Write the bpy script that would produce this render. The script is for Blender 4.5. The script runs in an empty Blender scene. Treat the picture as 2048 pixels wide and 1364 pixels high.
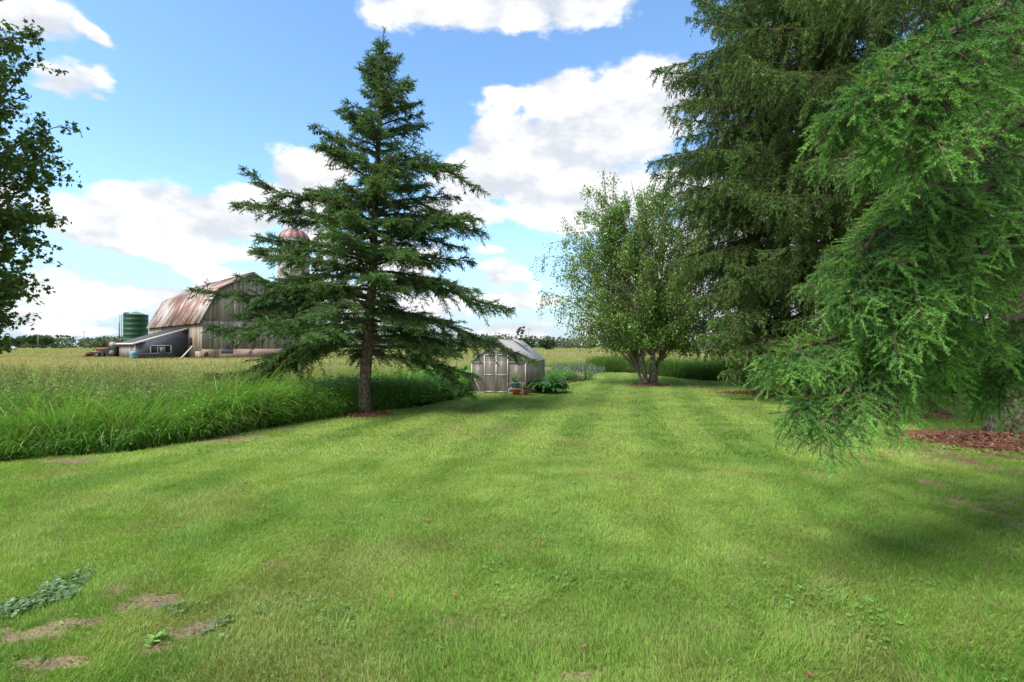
import bpy, math
import numpy as np
from math import radians as R, sin, cos, pi

S = bpy.context.scene
COL = S.collection
F, HZ, CH = 1000.0, 690.0, 1.8          # focal length and horizon row measured in the photograph (px), eye height (m)

# ------------------------------------------------------------------ camera
cam_d = bpy.data.cameras.new('camera')
cam_d.sensor_width = 36; cam_d.lens = 36 * F / 2048
cam_d.clip_start = 0.05; cam_d.clip_end = 8000
cam = bpy.data.objects.new('camera', cam_d); COL.objects.link(cam)
cam.location = (0, 0, CH)
cam.rotation_euler = (R(90) + math.atan((HZ - 682) / F), 0, 0)
S.camera = cam

# ------------------------------------------------------------------ light
SUN_EL, SUN_AZ = 52.0, 232.0             # azimuth clockwise from +Y: behind the camera, to the left
sd = bpy.data.lights.new('sun', 'SUN'); sd.energy = 1.2; sd.angle = R(24); sd.color = (1.0, 0.96, 0.9)
sun = bpy.data.objects.new('sun', sd); COL.objects.link(sun)
sun.rotation_euler = (R(90 - SUN_EL), 0, R(180 - SUN_AZ))
S.view_settings.view_transform = 'Standard'; S.view_settings.look = 'None'
S.view_settings.gamma = 1; S.view_settings.exposure = 2.50
S.render.resolution_x, S.render.resolution_y = 1024, 682
S.render.engine = 'CYCLES'

# ------------------------------------------------------------------ sky with cumulus banks
W = bpy.data.worlds.new('World'); S.world = W; W.use_nodes = True
nt = W.node_tree; nt.nodes.clear()
class NB:
    def __init__(s, nt): s.nt = nt
    def n(s, t, **k):
        o = s.nt.nodes.new(t)
        for a, b in k.items(): setattr(o, a, b)
        return o
    def put(s, sock, v):
        if isinstance(v, bpy.types.NodeSocket): s.nt.links.new(v, sock)
        else: sock.default_value = v
    def m(s, op, a, b=None, c=None, clamp=False):
        o = s.n('ShaderNodeMath', operation=op); o.use_clamp = clamp
        s.put(o.inputs[0], a)
        if b is not None: s.put(o.inputs[1], b)
        if c is not None: s.put(o.inputs[2], c)
        return o.outputs[0]
    def v(s, op, a, b=None, c=None):
        o = s.n('ShaderNodeVectorMath', operation=op)
        s.put(o.inputs[0], a)
        if b is not None: s.put(o.inputs[1], b)
        if c is not None: s.put(o.inputs[2], c)
        return o.outputs[1] if op in ('DOT_PRODUCT', 'LENGTH') else o.outputs[0]
    def xyz(s, x, y, z=0.0):
        o = s.n('ShaderNodeCombineXYZ')
        for i, q in enumerate((x, y, z)): s.put(o.inputs[i], q)
        return o.outputs[0]
    def sep(s, vec):
        o = s.n('ShaderNodeSeparateXYZ'); s.put(o.inputs[0], vec); return o.outputs
    def noise(s, vec, scale, detail=4, rough=.5, dist=0, w=None):
        o = s.n('ShaderNodeTexNoise'); s.put(o.inputs['Vector'], vec)
        o.inputs['Scale'].default_value = scale; o.inputs['Detail'].default_value = detail
        o.inputs['Roughness'].default_value = rough; o.inputs['Distortion'].default_value = dist
        return o.outputs[0]
    def ramp(s, fac, stops, interp='LINEAR'):
        o = s.n('ShaderNodeValToRGB'); s.put(o.inputs[0], fac); cr = o.color_ramp; cr.interpolation = interp
        while len(cr.elements) < len(stops): cr.elements.new(0.5)
        for e, (p, c) in zip(cr.elements, stops):
            e.position = p; e.color = (c[0], c[1], c[2], 1) if not isinstance(c, (int, float)) else (c, c, c, 1)
        return o.outputs[0]
    def mix(s, fac, a, b, mode='MIX'):
        o = s.n('ShaderNodeMix', data_type='RGBA', blend_type=mode)
        s.put(o.inputs[0], fac)
        for i, q in ((6, a), (7, b)):
            if isinstance(q, tuple): q = (q[0], q[1], q[2], 1)
            s.put(o.inputs[i], q)
        return o.outputs[2]
    def smooth(s, x, lo, hi):
        o = s.n('ShaderNodeMapRange', interpolation_type='SMOOTHSTEP'); s.put(o.inputs[0], x)
        o.inputs[1].default_value = lo; o.inputs[2].default_value = hi
        return o.outputs[0]

b = NB(nt)
sky = b.n('ShaderNodeTexSky', sky_type='NISHITA'); sky.sun_disc = False
sky.sun_elevation = R(SUN_EL); sky.sun_rotation = R(SUN_AZ); sky.air_density = 1.0; sky.dust_density = 0.6; sky.ozone_density = 1.6
SKY_K = 0.0505
dirv = b.v('NORMALIZE', b.n('ShaderNodeTexCoord').outputs['Generated'])
dx, dy, dz = b.sep(dirv)
az = b.m('ARCTAN2', dx, dy); el = b.m('ARCSINE', dz)
warp = b.noise(b.v('MULTIPLY', dirv, (1, 1, 1.6)), 9, 3, .55)
ae = b.xyz(b.m('ADD', az, b.m('MULTIPLY', b.m('SUBTRACT', warp, .5), .10)), b.m('ADD', el, b.m('MULTIPLY', b.m('SUBTRACT', warp, .5), .05)), 0.0)
CL = [(50,30,140,52),(190,70,40,22),(120,165,62,44),(180,195,40,12),
      (200,455,150,62),(330,430,140,62),(450,440,120,60),(505,400,60,40),(300,480,270,40),
      (230,590,180,36),(120,570,90,38),(60,640,110,26),(330,600,80,26),(395,540,48,17),(190,657,44,9),
      (625,345,75,46),(600,420,90,60),
      (1090,330,190,110),(1270,230,150,105),(1120,185,80,42),(1010,200,38,30),(1200,400,200,70),(960,350,100,70),(930,420,80,40),
      (960,14,215,46),(1180,10,110,30),(1000,548,52,26),(1030,600,70,17),(985,494,34,9),(1080,566,15,7),(1020,665,110,20),
      (680,620,260,60),(450,560,60,30),(1380,560,170,170),(1650,480,300,260),(1950,500,300,300),(1450,400,120,90),(-150,400,180,200),
      (1700,660,700,60),(780,520,120,50)]
dens = None
for (px, py, hw, hh) in CL:
    a0 = math.atan((px-1024)/F); c = cos(a0)
    e0 = math.atan((HZ-py)/F*c); sa = hw/F*c*c; se = hh/F*c*cos(e0)**2
    r = b.v('MULTIPLY', b.v('SUBTRACT', ae, (a0, e0, 0)), (1/sa, 1/se, 0))
    q = b.m('SUBTRACT', 1.0, b.v('LENGTH', r))
    q = b.m('MULTIPLY', q, min(1.0, .35+min(sa, se*1.4)*9))
    dens = q if dens is None else b.m('SMOOTH_MAX', dens, q, .12)
# scattered unseen clouds behind and beside the camera, cover raised for fill light
gen = b.noise(b.v('MULTIPLY', dirv, (1, 1, 2.2)), 2.6, 3, .5)
back = b.m('GREATER_THAN', b.m('ABSOLUTE', az), 1.0)
gq = b.m('MULTIPLY', b.m('SUBTRACT', gen, .42), 4.0)
dens = b.m('MAXIMUM', dens, b.m('SUBTRACT', gq, b.m('MULTIPLY', b.m('SUBTRACT', 1.0, back), 9.0)))
nvec = b.v('MULTIPLY', dirv, (1, 1, 1.9))
n1 = b.noise(nvec, 9, 9, .56); n2 = b.noise(b.v('ADD', nvec, (0.02, 0, .055)), 9, 6, .5)
mask = b.smooth(b.m('ADD', dens, b.m('MULTIPLY', b.m('SUBTRACT', n1, .5), 2.0)), -0.13, .20)
edge = b.smooth(dens, .05, .75)
shade = b.smooth(b.m('ADD', b.m('MULTIPLY', b.m('SUBTRACT', n1, n2), 2.4), b.m('MULTIPLY', b.m('SUBTRACT', n2, .5), .9)), -.38, .34)
hs = b.n('ShaderNodeHueSaturation'); b.put(hs.inputs['Color'], sky.outputs[0]); hs.inputs['Saturation'].default_value = 1.08; hs.inputs['Hue'].default_value = .502
skyc = b.v('MULTIPLY', hs.outputs[0], (SKY_K*1.0, SKY_K*1.12, SKY_K*1.12))
# pale air low over the horizon
low = b.smooth(el, .30, -.02)
skyc = b.mix(b.m('MULTIPLY', low, .90), skyc, (.098, .130, .160))
white = b.mix(shade, (.136, .143, .154), (.208, .208, .206))
out = b.mix(b.m('MULTIPLY', mask, .97), skyc, white)
bg = b.n('ShaderNodeBackground'); b.put(bg.inputs[0], out); bg.inputs[1].default_value = 1.0
wo = b.n('ShaderNodeOutputWorld'); nt.links.new(bg.outputs[0], wo.inputs[0])

# ------------------------------------------------------------------ helpers
rng = np.random.default_rng(11)
def at(px, py, Y): return np.array(((px-1024)/F*Y, Y, CH+(HZ-py)/F*Y))
def ground(px, py):
    Y = CH*F/(py-HZ); return np.array(((px-1024)/F*Y, Y, 0.0))
def norm(a): return a/np.maximum(np.linalg.norm(a, axis=-1, keepdims=True), 1e-9)
def cr3(a): return np.asarray(a, float)

def tag(o, label=None, cat=None, group=None, kind=None):
    if label: o['label'] = label
    if cat: o['category'] = cat
    if group: o['group'] = group
    if kind: o['kind'] = kind
    return o
def empty(name, loc=(0,0,0), rz=0.0, label=None, cat=None, group=None):
    o = bpy.data.objects.new(name, None); COL.objects.link(o); o.location = loc; o.rotation_euler = (0,0,rz)
    o.empty_display_size = .2
    return tag(o, label, cat, group)
def copy_tree(o, parent=None):
    c = o.copy(); COL.objects.link(c); c.parent = parent
    for ch in [x for x in bpy.data.objects if x.parent == o]: copy_tree(ch, c)
    return c

class G:
    """collects geometry for ONE mesh object"""
    def __init__(s): s.V=[]; s.T=[]; s.Q=[]; s.C=[]; s.n=0
    def add(s, V, T=None, Q=None, col=None):
        V = np.asarray(V, np.float32).reshape(-1,3)
        if T is not None and len(T): s.T.append(np.asarray(T, np.int64).reshape(-1,3)+s.n)
        if Q is not None and len(Q): s.Q.append(np.asarray(Q, np.int64).reshape(-1,4)+s.n)
        if col is None: col = (1,1,1)
        c = np.asarray(col, np.float32)
        if c.ndim == 1: c = np.broadcast_to(c, (len(V),3))
        s.V.append(V); s.C.append(c); s.n += len(V); return s
    def box(s, c, size, M=None, col=None, taper=1.0):
        x,y,z = np.array(size)/2.0
        V = np.array([[-x,-y,-z],[x,-y,-z],[x,y,-z],[-x,y,-z],[-x*taper,-y*taper,z],[x*taper,-y*taper,z],[x*taper,y*taper,z],[-x*taper,y*taper,z]])
        if M is not None: V = V@np.asarray(M).T
        return s.add(V+np.asarray(c), Q=[[0,3,2,1],[4,5,6,7],[0,1,5,4],[1,2,6,5],[2,3,7,6],[3,0,4,7]], col=col)
    def beam(s, a, b_, w, h, col=None):
        a=cr3(a); b_=cr3(b_); d=b_-a; L=np.linalg.norm(d); t=d/L
        ref=np.array((0,0,1.)) if abs(t[2])<.95 else np.array((0,1.,0))
        u=norm(np.cross(t,ref)); v=np.cross(u,t)
        M=np.stack([t,u,v],1)
        return s.box((a+b_)/2,(L,w,h),M,col)
    def tubes(s, P, r, k=6, col=None, cap=True):
        P=np.asarray(P,float); r=np.asarray(r,float)
        if P.ndim==2: P=P[None]; r=r[None]
        n,K,_=P.shape
        T=np.empty_like(P); T[:,1:-1]=P[:,2:]-P[:,:-2]; T[:,0]=P[:,1]-P[:,0]; T[:,-1]=P[:,-1]-P[:,-2]; T=norm(T)
        mz=np.abs(T[...,2].mean(1))
        ref=np.where((mz>.75)[:,None],np.array([[1.,0,0]]),np.array([[0,0,1.]]))[:,None,:]
        U=norm(np.cross(T,np.broadcast_to(ref,T.shape))); Vv=np.cross(T,U)
        a=np.arange(k)*2*pi/k
        ring=(U[:,:,None,:]*np.cos(a)[None,None,:,None]+Vv[:,:,None,:]*np.sin(a)[None,None,:,None])*r[:,:,None,None]+P[:,:,None,:]
        V=ring.reshape(-1,3)
        i=np.arange(n)[:,None,None]*K*k; j=np.arange(K-1)[None,:,None]*k; q=np.arange(k)[None,None,:]; q2=(q+1)%k
        Q=np.stack([i+j+q,i+j+q2,i+j+k+q2,i+j+k+q],-1).reshape(-1,4)
        if col is not None and np.ndim(col)==2: col=np.repeat(np.asarray(col),K*k,0)
        base=s.n; s.add(V,Q=Q,col=col)
        if cap and n<200:
            for ii in range(n):
                for e in (0,K-1):
                    idx=base+ii*K*k+e*k+np.arange(k)
                    f=np.stack([np.full(k-2,idx[0]),idx[1:-1],idx[2:]],-1)
                    if e==0: f=f[:,::-1]
                    s.T.append(f)
        return s
    def lathe(s, prof, c=(0,0,0), k=24, col=None):
        prof=np.asarray(prof,float); K=len(prof); a=np.arange(k)*2*pi/k
        V=np.stack([prof[:,0:1]*np.cos(a),prof[:,0:1]*np.sin(a),np.repeat(prof[:,1:2],k,1)],-1).reshape(-1,3)+np.asarray(c)
        j=np.arange(K-1)[:,None]*k; q=np.arange(k)[None]; q2=(q+1)%k
        return s.add(V,Q=np.stack([j+q,j+q2,j+k+q2,j+k+q],-1).reshape(-1,4),col=col)
    def prism(s, poly, d, col=None):
        """planar polygon (n,3) extruded by vector d"""
        P=np.asarray(poly,float); n=len(P); V=np.concatenate([P,P+np.asarray(d)])
        T=[[0,i,i+1] for i in range(1,n-1)]+[[n,n+i+1,n+i] for i in range(1,n-1)]
        Q=[[i,i+n,(i+1)%n+n,(i+1)%n] for i in range(n)]
        return s.add(V,T=T,Q=Q,col=col)
    def build(s, name, mat, parent=None, smooth=False, kind=None):
        me=bpy.data.meshes.new(name); V=np.concatenate(s.V); Cc=np.concatenate(s.C)
        T=np.concatenate(s.T) if s.T else np.zeros((0,3),int); Q=np.concatenate(s.Q) if s.Q else np.zeros((0,4),int)
        me.vertices.add(len(V)); me.vertices.foreach_set('co',V.astype(np.float32).ravel())
        nl=len(T)*3+len(Q)*4; me.loops.add(nl)
        me.loops.foreach_set('vertex_index',np.concatenate([T.ravel(),Q.ravel()]).astype(np.int32))
        me.polygons.add(len(T)+len(Q))
        me.polygons.foreach_set('loop_start',np.concatenate([np.arange(len(T))*3,len(T)*3+np.arange(len(Q))*4]).astype(np.int32))
        if smooth: me.polygons.foreach_set('use_smooth',np.ones(len(T)+len(Q),bool))
        ca=me.color_attributes.new('Col','FLOAT_COLOR','POINT')
        ca.data.foreach_set('color',np.concatenate([Cc,np.ones((len(Cc),1))],1).astype(np.float32).ravel())
        me.update(calc_edges=True); me.materials.append(mat)
        o=bpy.data.objects.new(name,me); COL.objects.link(o)
        if parent: o.parent=parent
        if kind: o['kind']=kind
        return o

# ------------------------------------------------------------------ materials
def new_mat(name):
    m=bpy.data.materials.new(name); m.use_nodes=True; m.node_tree.nodes.clear(); return m, NB(m.node_tree)
def finish(m, b, color, rough=.6, metal=0.0, bump=None, bs=.3, bd=.02, spec=.5):
    p=b.n('ShaderNodeBsdfPrincipled')
    if isinstance(color,tuple): color=(color[0],color[1],color[2],1)
    b.put(p.inputs['Base Color'],color); b.put(p.inputs['Roughness'],rough); b.put(p.inputs['Metallic'],metal)
    p.inputs['Specular IOR Level'].default_value=spec
    if bump is not None:
        bn=b.n('ShaderNodeBump'); bn.inputs['Strength'].default_value=bs; bn.inputs['Distance'].default_value=bd
        b.put(bn.inputs['Height'],bump); b.nt.links.new(bn.outputs[0],p.inputs['Normal'])
    o=b.n('ShaderNodeOutputMaterial'); b.nt.links.new(p.outputs[0],o.inputs[0]); return m
def noisy(name, c1, c2, scale=3, rough=.6, metal=0, detail=6, spec=.4, bump=.2, bd=.02, stretch=(1,1,1), attr=False):
    m,b=new_mat(name); tc=b.v('MULTIPLY',b.n('ShaderNodeTexCoord').outputs['Object'],stretch)
    n=b.noise(tc,scale,detail,.6); c=b.ramp(n,[(.3,c1),(.7,c2)])
    if attr:
        a=b.n('ShaderNodeVertexColor'); a.layer_name='Col'; c=b.mix(1.0,c,a.outputs[0],'MULTIPLY')
    return finish(m,b,c,rough,metal,n,bump,bd,spec)
def leafmat(name, trans=.35, rough=.45, spec=.35, tint=(1.15,1.2,.55), gain=1.0):
    m,b=new_mat(name); a=b.n('ShaderNodeVertexColor'); a.layer_name='Col'
    col=b.v('MULTIPLY',a.outputs[0],(gain,gain,gain))
    p=b.n('ShaderNodeBsdfPrincipled'); b.put(p.inputs['Base Color'],col); p.inputs['Roughness'].default_value=rough
    p.inputs['Specular IOR Level'].default_value=spec
    t=b.n('ShaderNodeBsdfTranslucent'); b.put(t.inputs[0],b.v('MULTIPLY',col,tint))
    x=b.n('ShaderNodeMixShader'); x.inputs[0].default_value=trans
    b.nt.links.new(p.outputs[0],x.inputs[1]); b.nt.links.new(t.outputs[0],x.inputs[2])
    o=b.n('ShaderNodeOutputMaterial'); b.nt.links.new(x.outputs[0],o.inputs[0]); return m
M_needle=leafmat('needles',.25,.5,.3,(1.1,1.2,.6))
M_leaf=leafmat('broad_leaves',.38,.42,.4)
M_grass=leafmat('grass_blades',.42,.5,.25,(1.1,1.1,.6))
m,b=new_mat('spruce_bark'); tc=b.n('ShaderNodeTexCoord').outputs['Object']; sc=b.v('MULTIPLY',tc,(1,1,.55))
vo=b.n('ShaderNodeTexVoronoi'); b.put(vo.inputs['Vector'],b.v('ADD',sc,b.v('MULTIPLY',b.xyz(b.noise(sc,7,4,.6),b.noise(sc,9,4,.6),0),(.12,.12,0)))); vo.inputs['Scale'].default_value=17
n=b.noise(sc,13,7,.7); n2=b.noise(tc,1.7,4,.6); hgt=b.m('ADD',b.m('MULTIPLY',vo.outputs[0],.7),b.m('MULTIPLY',n,.6))
c=b.ramp(hgt,[(.22,(.035,.027,.020)),(.48,(.085,.068,.051)),(.72,(.15,.128,.10)),(.95,(.23,.21,.175))]); c=b.mix(b.smooth(n2,.45,.7),c,b.mix(1.0,c,(.62,.66,.48),'MULTIPLY'))
M_bark=finish(m,b,c,.95,0,hgt,1.0,.04,.1)
M_twig=noisy('twigs',(.75,.72,.7),(1,1,1),9,.9,bump=.3,spec=.15,attr=True)
m,b=new_mat('birch_bark'); tc=b.n('ShaderNodeTexCoord').outputs['Object']
n=b.noise(b.v('MULTIPLY',tc,(1.2,1.2,4)),5,5,.6); z_=b.sep(tc)[2]
n2_=b.m('ADD',n,b.m('MULTIPLY',b.smooth(z_,2.6,.1),.17))
M_birch=finish(m,b,b.ramp(n2_,[(.5,(.50,.46,.40)),(.60,(.11,.09,.075))]),.7,bump=n,bs=.4)
M_plain=lambda name,c,r=.5,me=0.0: noisy(name,tuple(x*.85 for x in c),c,8,r,me,bump=.05)

# ------------------------------------------------------------------ vectorised plant pieces
def needles(g, P, A, L, n, nl, nw, col, cvar=.12, core=True, phi=(38,62)):
    """brush shoots: P base, A axis, L length; n needles each of length nl, width nw"""
    m=len(P); A=norm(A)
    ref=np.where(np.abs(A[:,2:3])>.9,[[1.,0,0]],[[0,0,1.]]); U=norm(np.cross(A,ref)); Vv=np.cross(A,U)
    t=(np.arange(n)[None]+rng.random((m,n)))/n
    ang=rng.random((m,n))*2*pi; ph=np.radians(rng.uniform(phi[0],phi[1],(m,n)))*(1-.35*t)
    rad=U[:,None]*np.cos(ang)[...,None]+Vv[:,None]*np.sin(ang)[...,None]
    D=A[:,None]*np.cos(ph)[...,None]+rad*np.sin(ph)[...,None]
    base=P[:,None]+A[:,None]*(t*L[:,None])[...,None]
    ln=nl*rng.uniform(.75,1.2,(m,n))*(1-.25*t)
    tip=base+D*ln[...,None]
    wv=norm(np.cross(D,rng.normal(size=(m,n,3))))*nw/2
    V=np.stack([base-wv,base+wv,tip],2).reshape(-1,3)
    c=col[:,None,:]*(1+rng.normal(0,cvar,(m,n,1))); c=np.clip(np.repeat(c.reshape(-1,3),3,0),0.004,1)
    g.add(V,T=np.arange(len(V)).reshape(-1,3),col=c)
    if core:
        w=norm(np.cross(A,rng.normal(size=(m,3))))*nw*.9
        V=np.stack([P-w,P+w,P+A*L[:,None]*1.08],1).reshape(-1,3)
        g.add(V,T=np.arange(len(V)).reshape(-1,3),col=np.repeat(col*.95,3,0))

def resample(pts, K):
    """smooth polyline through control points"""
    p=np.asarray(pts,float); n=len(p)
    if n==2: return p[0]+(p[1]-p[0])*np.linspace(0,1,K)[:,None]
    q=np.vstack([2*p[0]-p[1],p,2*p[-1]-p[-2]]); u=np.linspace(0,n-1-1e-6,K); i=u.astype(int); f=(u-i)[:,None]
    a,b_,c,d=q[i],q[i+1],q[i+2],q[i+3]
    return .5*((2*b_)+(-a+c)*f+(2*a-5*b_+4*c-d)*f**2+(-a+3*b_-3*c+d)*f**3)
def along(P, bi, t):
    K=P.shape[1]; u=np.clip(t,0,1)*(K-1-1e-6); i=u.astype(int); f=(u-i)[:,None]
    a=P[bi,i]; c=P[bi,i+1]
    return a+(c-a)*f, norm(c-a)

def foliage(gw, gf, B, Lb, sp2, sp3, L2k, L2min, L2max, droop2, n, nl, nw, sh=(.07,.13), cdark=(.02,.05,.025), clight=(.06,.13,.05),
            t0=.12, bare=.25, r2=.006, side_up=-.15, cone_out=None, tipcol=None, brown=.08, sk=1.0, twig=(.085,.062,.045), spread=.22, wide=None, onb=0, phi=(38,62), tipc=.35, tipl=.16):
    """B (n,K,3) bough polylines, Lb lengths -> branchlets, shoots, needles"""
    m=np.maximum(3,(Lb/sp2).astype(int))*2
    bi=np.repeat(np.arange(len(B)),m); j=np.concatenate([np.arange(x) for x in m]); mm=m[bi]
    t=t0+(1-t0)*(j//2*2+rng.random(len(j))*2)/mm; side=np.where(j%2==0,1.0,-1.0)
    P,T=along(B,bi,np.minimum(t,.995))
    sd=norm(np.cross(T,[0,0,1.]))
    a=np.radians(rng.uniform(38,68,len(t)))
    D=T*np.cos(a)[:,None]+sd*(side*np.sin(a))[:,None]+rng.normal(0,spread,(len(t),3)); D[:,2]+=side_up
    D=norm(D)
    L2=(L2k*Lb[bi]*(1-t)**.75+tipl)*rng.uniform(.55,1.2,len(t)); L2*=np.clip(.35+t*2.2,.35,1); L2=np.clip(L2,L2min,L2max)
    K2=6; s=np.linspace(0,1,K2)
    dr=droop2*rng.uniform(.5,1.4,len(t))
    Q=P[:,None]+D[:,None]*(s[None,:,None]*L2[:,None,None]); Q[:,:,2]-=(s[None]**1.7)*(dr*L2)[:,None]
    # straight pendulous strands pull in a little
    Q[:,:,:2]-=(D[:,None,:2]*((s[None,:,None]**2)*(L2*dr*.22)[:,None,None]))
    rr=r2*(.6+L2/max(L2max,.1))[:,None]*(1-.75*s)[None]
    tw=np.array(twig)*rng.uniform(.6,1.5,(len(t),1))
    gw.tubes(Q,rr,3,tw)
    # shoots
    m3=np.maximum(2,(L2/sp3).astype(int))*2+1
    si=np.repeat(np.arange(len(Q)),m3); k=np.concatenate([np.arange(x) for x in m3]); mk=m3[si]
    ts=.1+.9*(k+rng.random(len(k))*.8)/mk; last=(k==mk-1); ts[last]=.97
    P3,T3=along(Q,si,ts)
    sd3=norm(np.cross(T3,[0,0,1.]+rng.normal(0,.35,(len(si),3)))); sg=np.where(k%2==0,1.,-1.)
    a3=np.radians(rng.uniform(35,65,len(si))); a3[last]=0
    D3=norm(T3*np.cos(a3)[:,None]+sd3*(sg*np.sin(a3))[:,None]+rng.normal(0,.22,(len(si),3)))
    D3[:,2]-=.12*droop2; D3=norm(D3)
    L3=rng.uniform(sh[0],sh[1],len(si))*(1.25-.5*ts)
    # bare inner bough
    tb=t[si]; keep=rng.random(len(si))<np.clip((tb-bare*.35)/max(bare,.01),.06,1)*sk
    P3,D3,L3,si2,ts2,tb=P3[keep],D3[keep],L3[keep],si[keep],ts[keep],tb[keep]
    bv=rng.random(len(B))[bi[si2]]; sv=rng.random(len(Q))[si2]
    mx=np.clip(.10+.32*bv+.30*sv+tipc*(ts2-.4)+rng.normal(0,.12,len(si2)),0,1)[:,None]
    c=np.array(cdark)*(1-mx)+np.array(clight)*mx
    bw=rng.random(len(c))<brown*(1.6-tb); c[bw]=np.array((.10,.085,.045))*rng.uniform(.6,1.3,(bw.sum(),1))
    if onb:
        mb=np.maximum(4,(Lb/onb).astype(int)); b2=np.repeat(np.arange(len(B)),mb); tq=rng.uniform(.22,1.0,len(b2)); Pb,Tb=along(B,b2,tq)
        Db=norm(Tb+rng.normal(0,.45,(len(b2),3))+[0,0,.18]); Lx=rng.uniform(sh[0],sh[1],len(b2))*.9
        mb_=np.clip(.45+.3*tq+rng.normal(0,.15,len(b2)),0,1)[:,None]; cb=np.array(cdark)*(1-mb_)+np.array(clight)*np.array((1.15,1.02,.9))*mb_
        P3=np.concatenate([P3,Pb]); D3=np.concatenate([D3,Db]); L3=np.concatenate([L3,Lx]); c=np.concatenate([c,cb]); tb=np.concatenate([tb,tq])
    if wide is not None:
        inn=np.abs(P3[:,0])<np.abs(P3[:,1])*1.12+.15
        inn&=(P3[:,1]>0)&(P3[:,2]<CH+.8*P3[:,1]+.3)
        needles(gf,P3[inn],D3[inn],L3[inn],n,nl,nw,c[inn],phi=phi)
        o=~inn; needles(gf,P3[o],D3[o],L3[o],wide,nl*1.6,nw*3.5,c[o])
    else: needles(gf,P3,D3,L3,n,nl,nw,c,phi=phi)
    return Q,bi,t,P3,D3,tb

def bough_lines(z0, az, L, e0, e1, axis, K=10, tipup=0.0, curl=.15):
    """start heights, azimuth (0=+X), length, start/end elevation (deg)"""
    n=len(z0); s=np.linspace(0,1,K); ds=1/(K-1)
    e=np.radians(e0)[:,None]+(np.radians(e1-e0))[:,None]*s[None]+np.radians(tipup)*(s[None]**3)
    a=az[:,None]+rng.normal(0,curl,(n,1))*s[None]+np.cumsum(rng.normal(0,.035,(n,K)),1)
    e=e+np.cumsum(rng.normal(0,.03,(n,K)),1)
    d=np.stack([np.cos(e)*np.cos(a),np.cos(e)*np.sin(a),np.sin(e)],-1)*(L[:,None,None]*ds)
    P=np.concatenate([np.zeros((n,1,3)),np.cumsum(d[:,1:],1)],1)
    return P+axis(z0)[:,None,:]

def trunk_geo(g, base, top, H, r0, K=26, flare=1.35, k=14, wob=.03):
    z=np.linspace(0,1,K)**1.15*H; f=z/H
    P=np.stack([base[0]+(top[0]-base[0])*f+np.cumsum(rng.normal(0,wob/4,K)),base[1]+(top[1]-base[1])*f+np.cumsum(rng.normal(0,wob/4,K)),z-.05],-1)
    P[0,:2]=base[:2]
    r=r0*((1-f)**.85*.97+.03)*(1+(flare-1)*np.exp(-z/.25))
    g.tubes(P,r,k)
    # knobbly surface
    V=g.V[-1].reshape(K,k,3); cen=P[:,None]; V2=cen+(V-cen)*rng.uniform(.93,1.07,(K,k,1)); g.V[-1]=V2.reshape(-1,3).astype(np.float32)
    return P

def cones(g, P, n, size, hang=.9):
    m=len(P)
    if m==0: return
    A=norm(np.stack([rng.normal(0,.35,m),rng.normal(0,.35,m),-np.ones(m)],-1))
    s=np.array([0,.25,.6,1.0]); r=np.array([.35,1,.8,.12])
    L=size*rng.uniform(.7,1.2,m)
    Q=P[:,None]+A[:,None]*(s[None,:,None]*L[:,None,None])
    g.tubes(Q,r[None]*(L*.21)[:,None],5,np.array((.085,.045,.03))*rng.uniform(.6,1.5,(m,1)))

# ------------------------------------------------------------------ value noise for placing plants
_H=np.random.default_rng(5).random((256,256))
def vnoise(x,y,s=1.0,ox=0.0):
    x=np.asarray(x)/s+ox+500; y=np.asarray(y)/s+ox*1.7+500
    i=np.floor(x).astype(int); j=np.floor(y).astype(int); u=x-i; v=y-j; u=u*u*(3-2*u); v=v*v*(3-2*v)
    h=lambda a,c:_H[a%256,c%256]
    return (h(i,j)*(1-u)+h(i+1,j)*u)*(1-v)+(h(i,j+1)*(1-u)+h(i+1,j+1)*u)*v
def fbm(x,y,s,o=4,ox=0.0):
    t=0;a=1;n=0
    for k in range(o): t=t+a*vnoise(x,y,s/2**k,ox+k*7.3); n+=a; a*=.55
    return t/n
def sst(x,a,b_): t=np.clip((x-a)/(b_-a),0,1); return t*t*(3-2*t)

# lawn outline (world metres)
EDGE_L=np.array([(-40,1.0),(-20,5.2),(-12,7.0),(-7.8,7.75),(-6.4,8.5),(-5.8,9.5),(-5.1,11.2),(-4.1,13.0),(-2.6,14.7),(-1.85,16.6),(-1.65,18.6)])
EDGE_B=np.array([(-1.65,18.6),(-.4,18.75),(1.0,18.6),(2.1,19.4),(2.3,23.2),(3.6,25.0),(4.6,29),(6.0,33.5),(8.0,32),(8.6,28.5),(9.6,25.5),(12.4,23.6),(15,19.5),(22,14),(45,9)])
def on_lawn(x,y,jit=.0):
    e=np.where(x<-1.65,np.interp(x,EDGE_L[:,0],EDGE_L[:,1]),np.interp(x,EDGE_B[:,0],EDGE_B[:,1]))
    return e-y+jit
BARE=[(300,1205,60,20,1),(390,1262,75,26,1),(50,1268,80,20,1),(150,1245,60,14,.8),(90,1325,80,14,1),(330,1290,40,16,.8),(240,1180,30,10,.6),(470,1140,40,10,.5),(1150,1352,70,14,.9),
      (905,1235,70,32,.55),(560,1130,60,14,.45),(240,870,90,5,.5),(450,878,90,7,.9),(120,922,160,6,.8),(560,858,60,6,.8),(1880,925,70,14,.6),(1260,1165,40,10,.3)]
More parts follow.
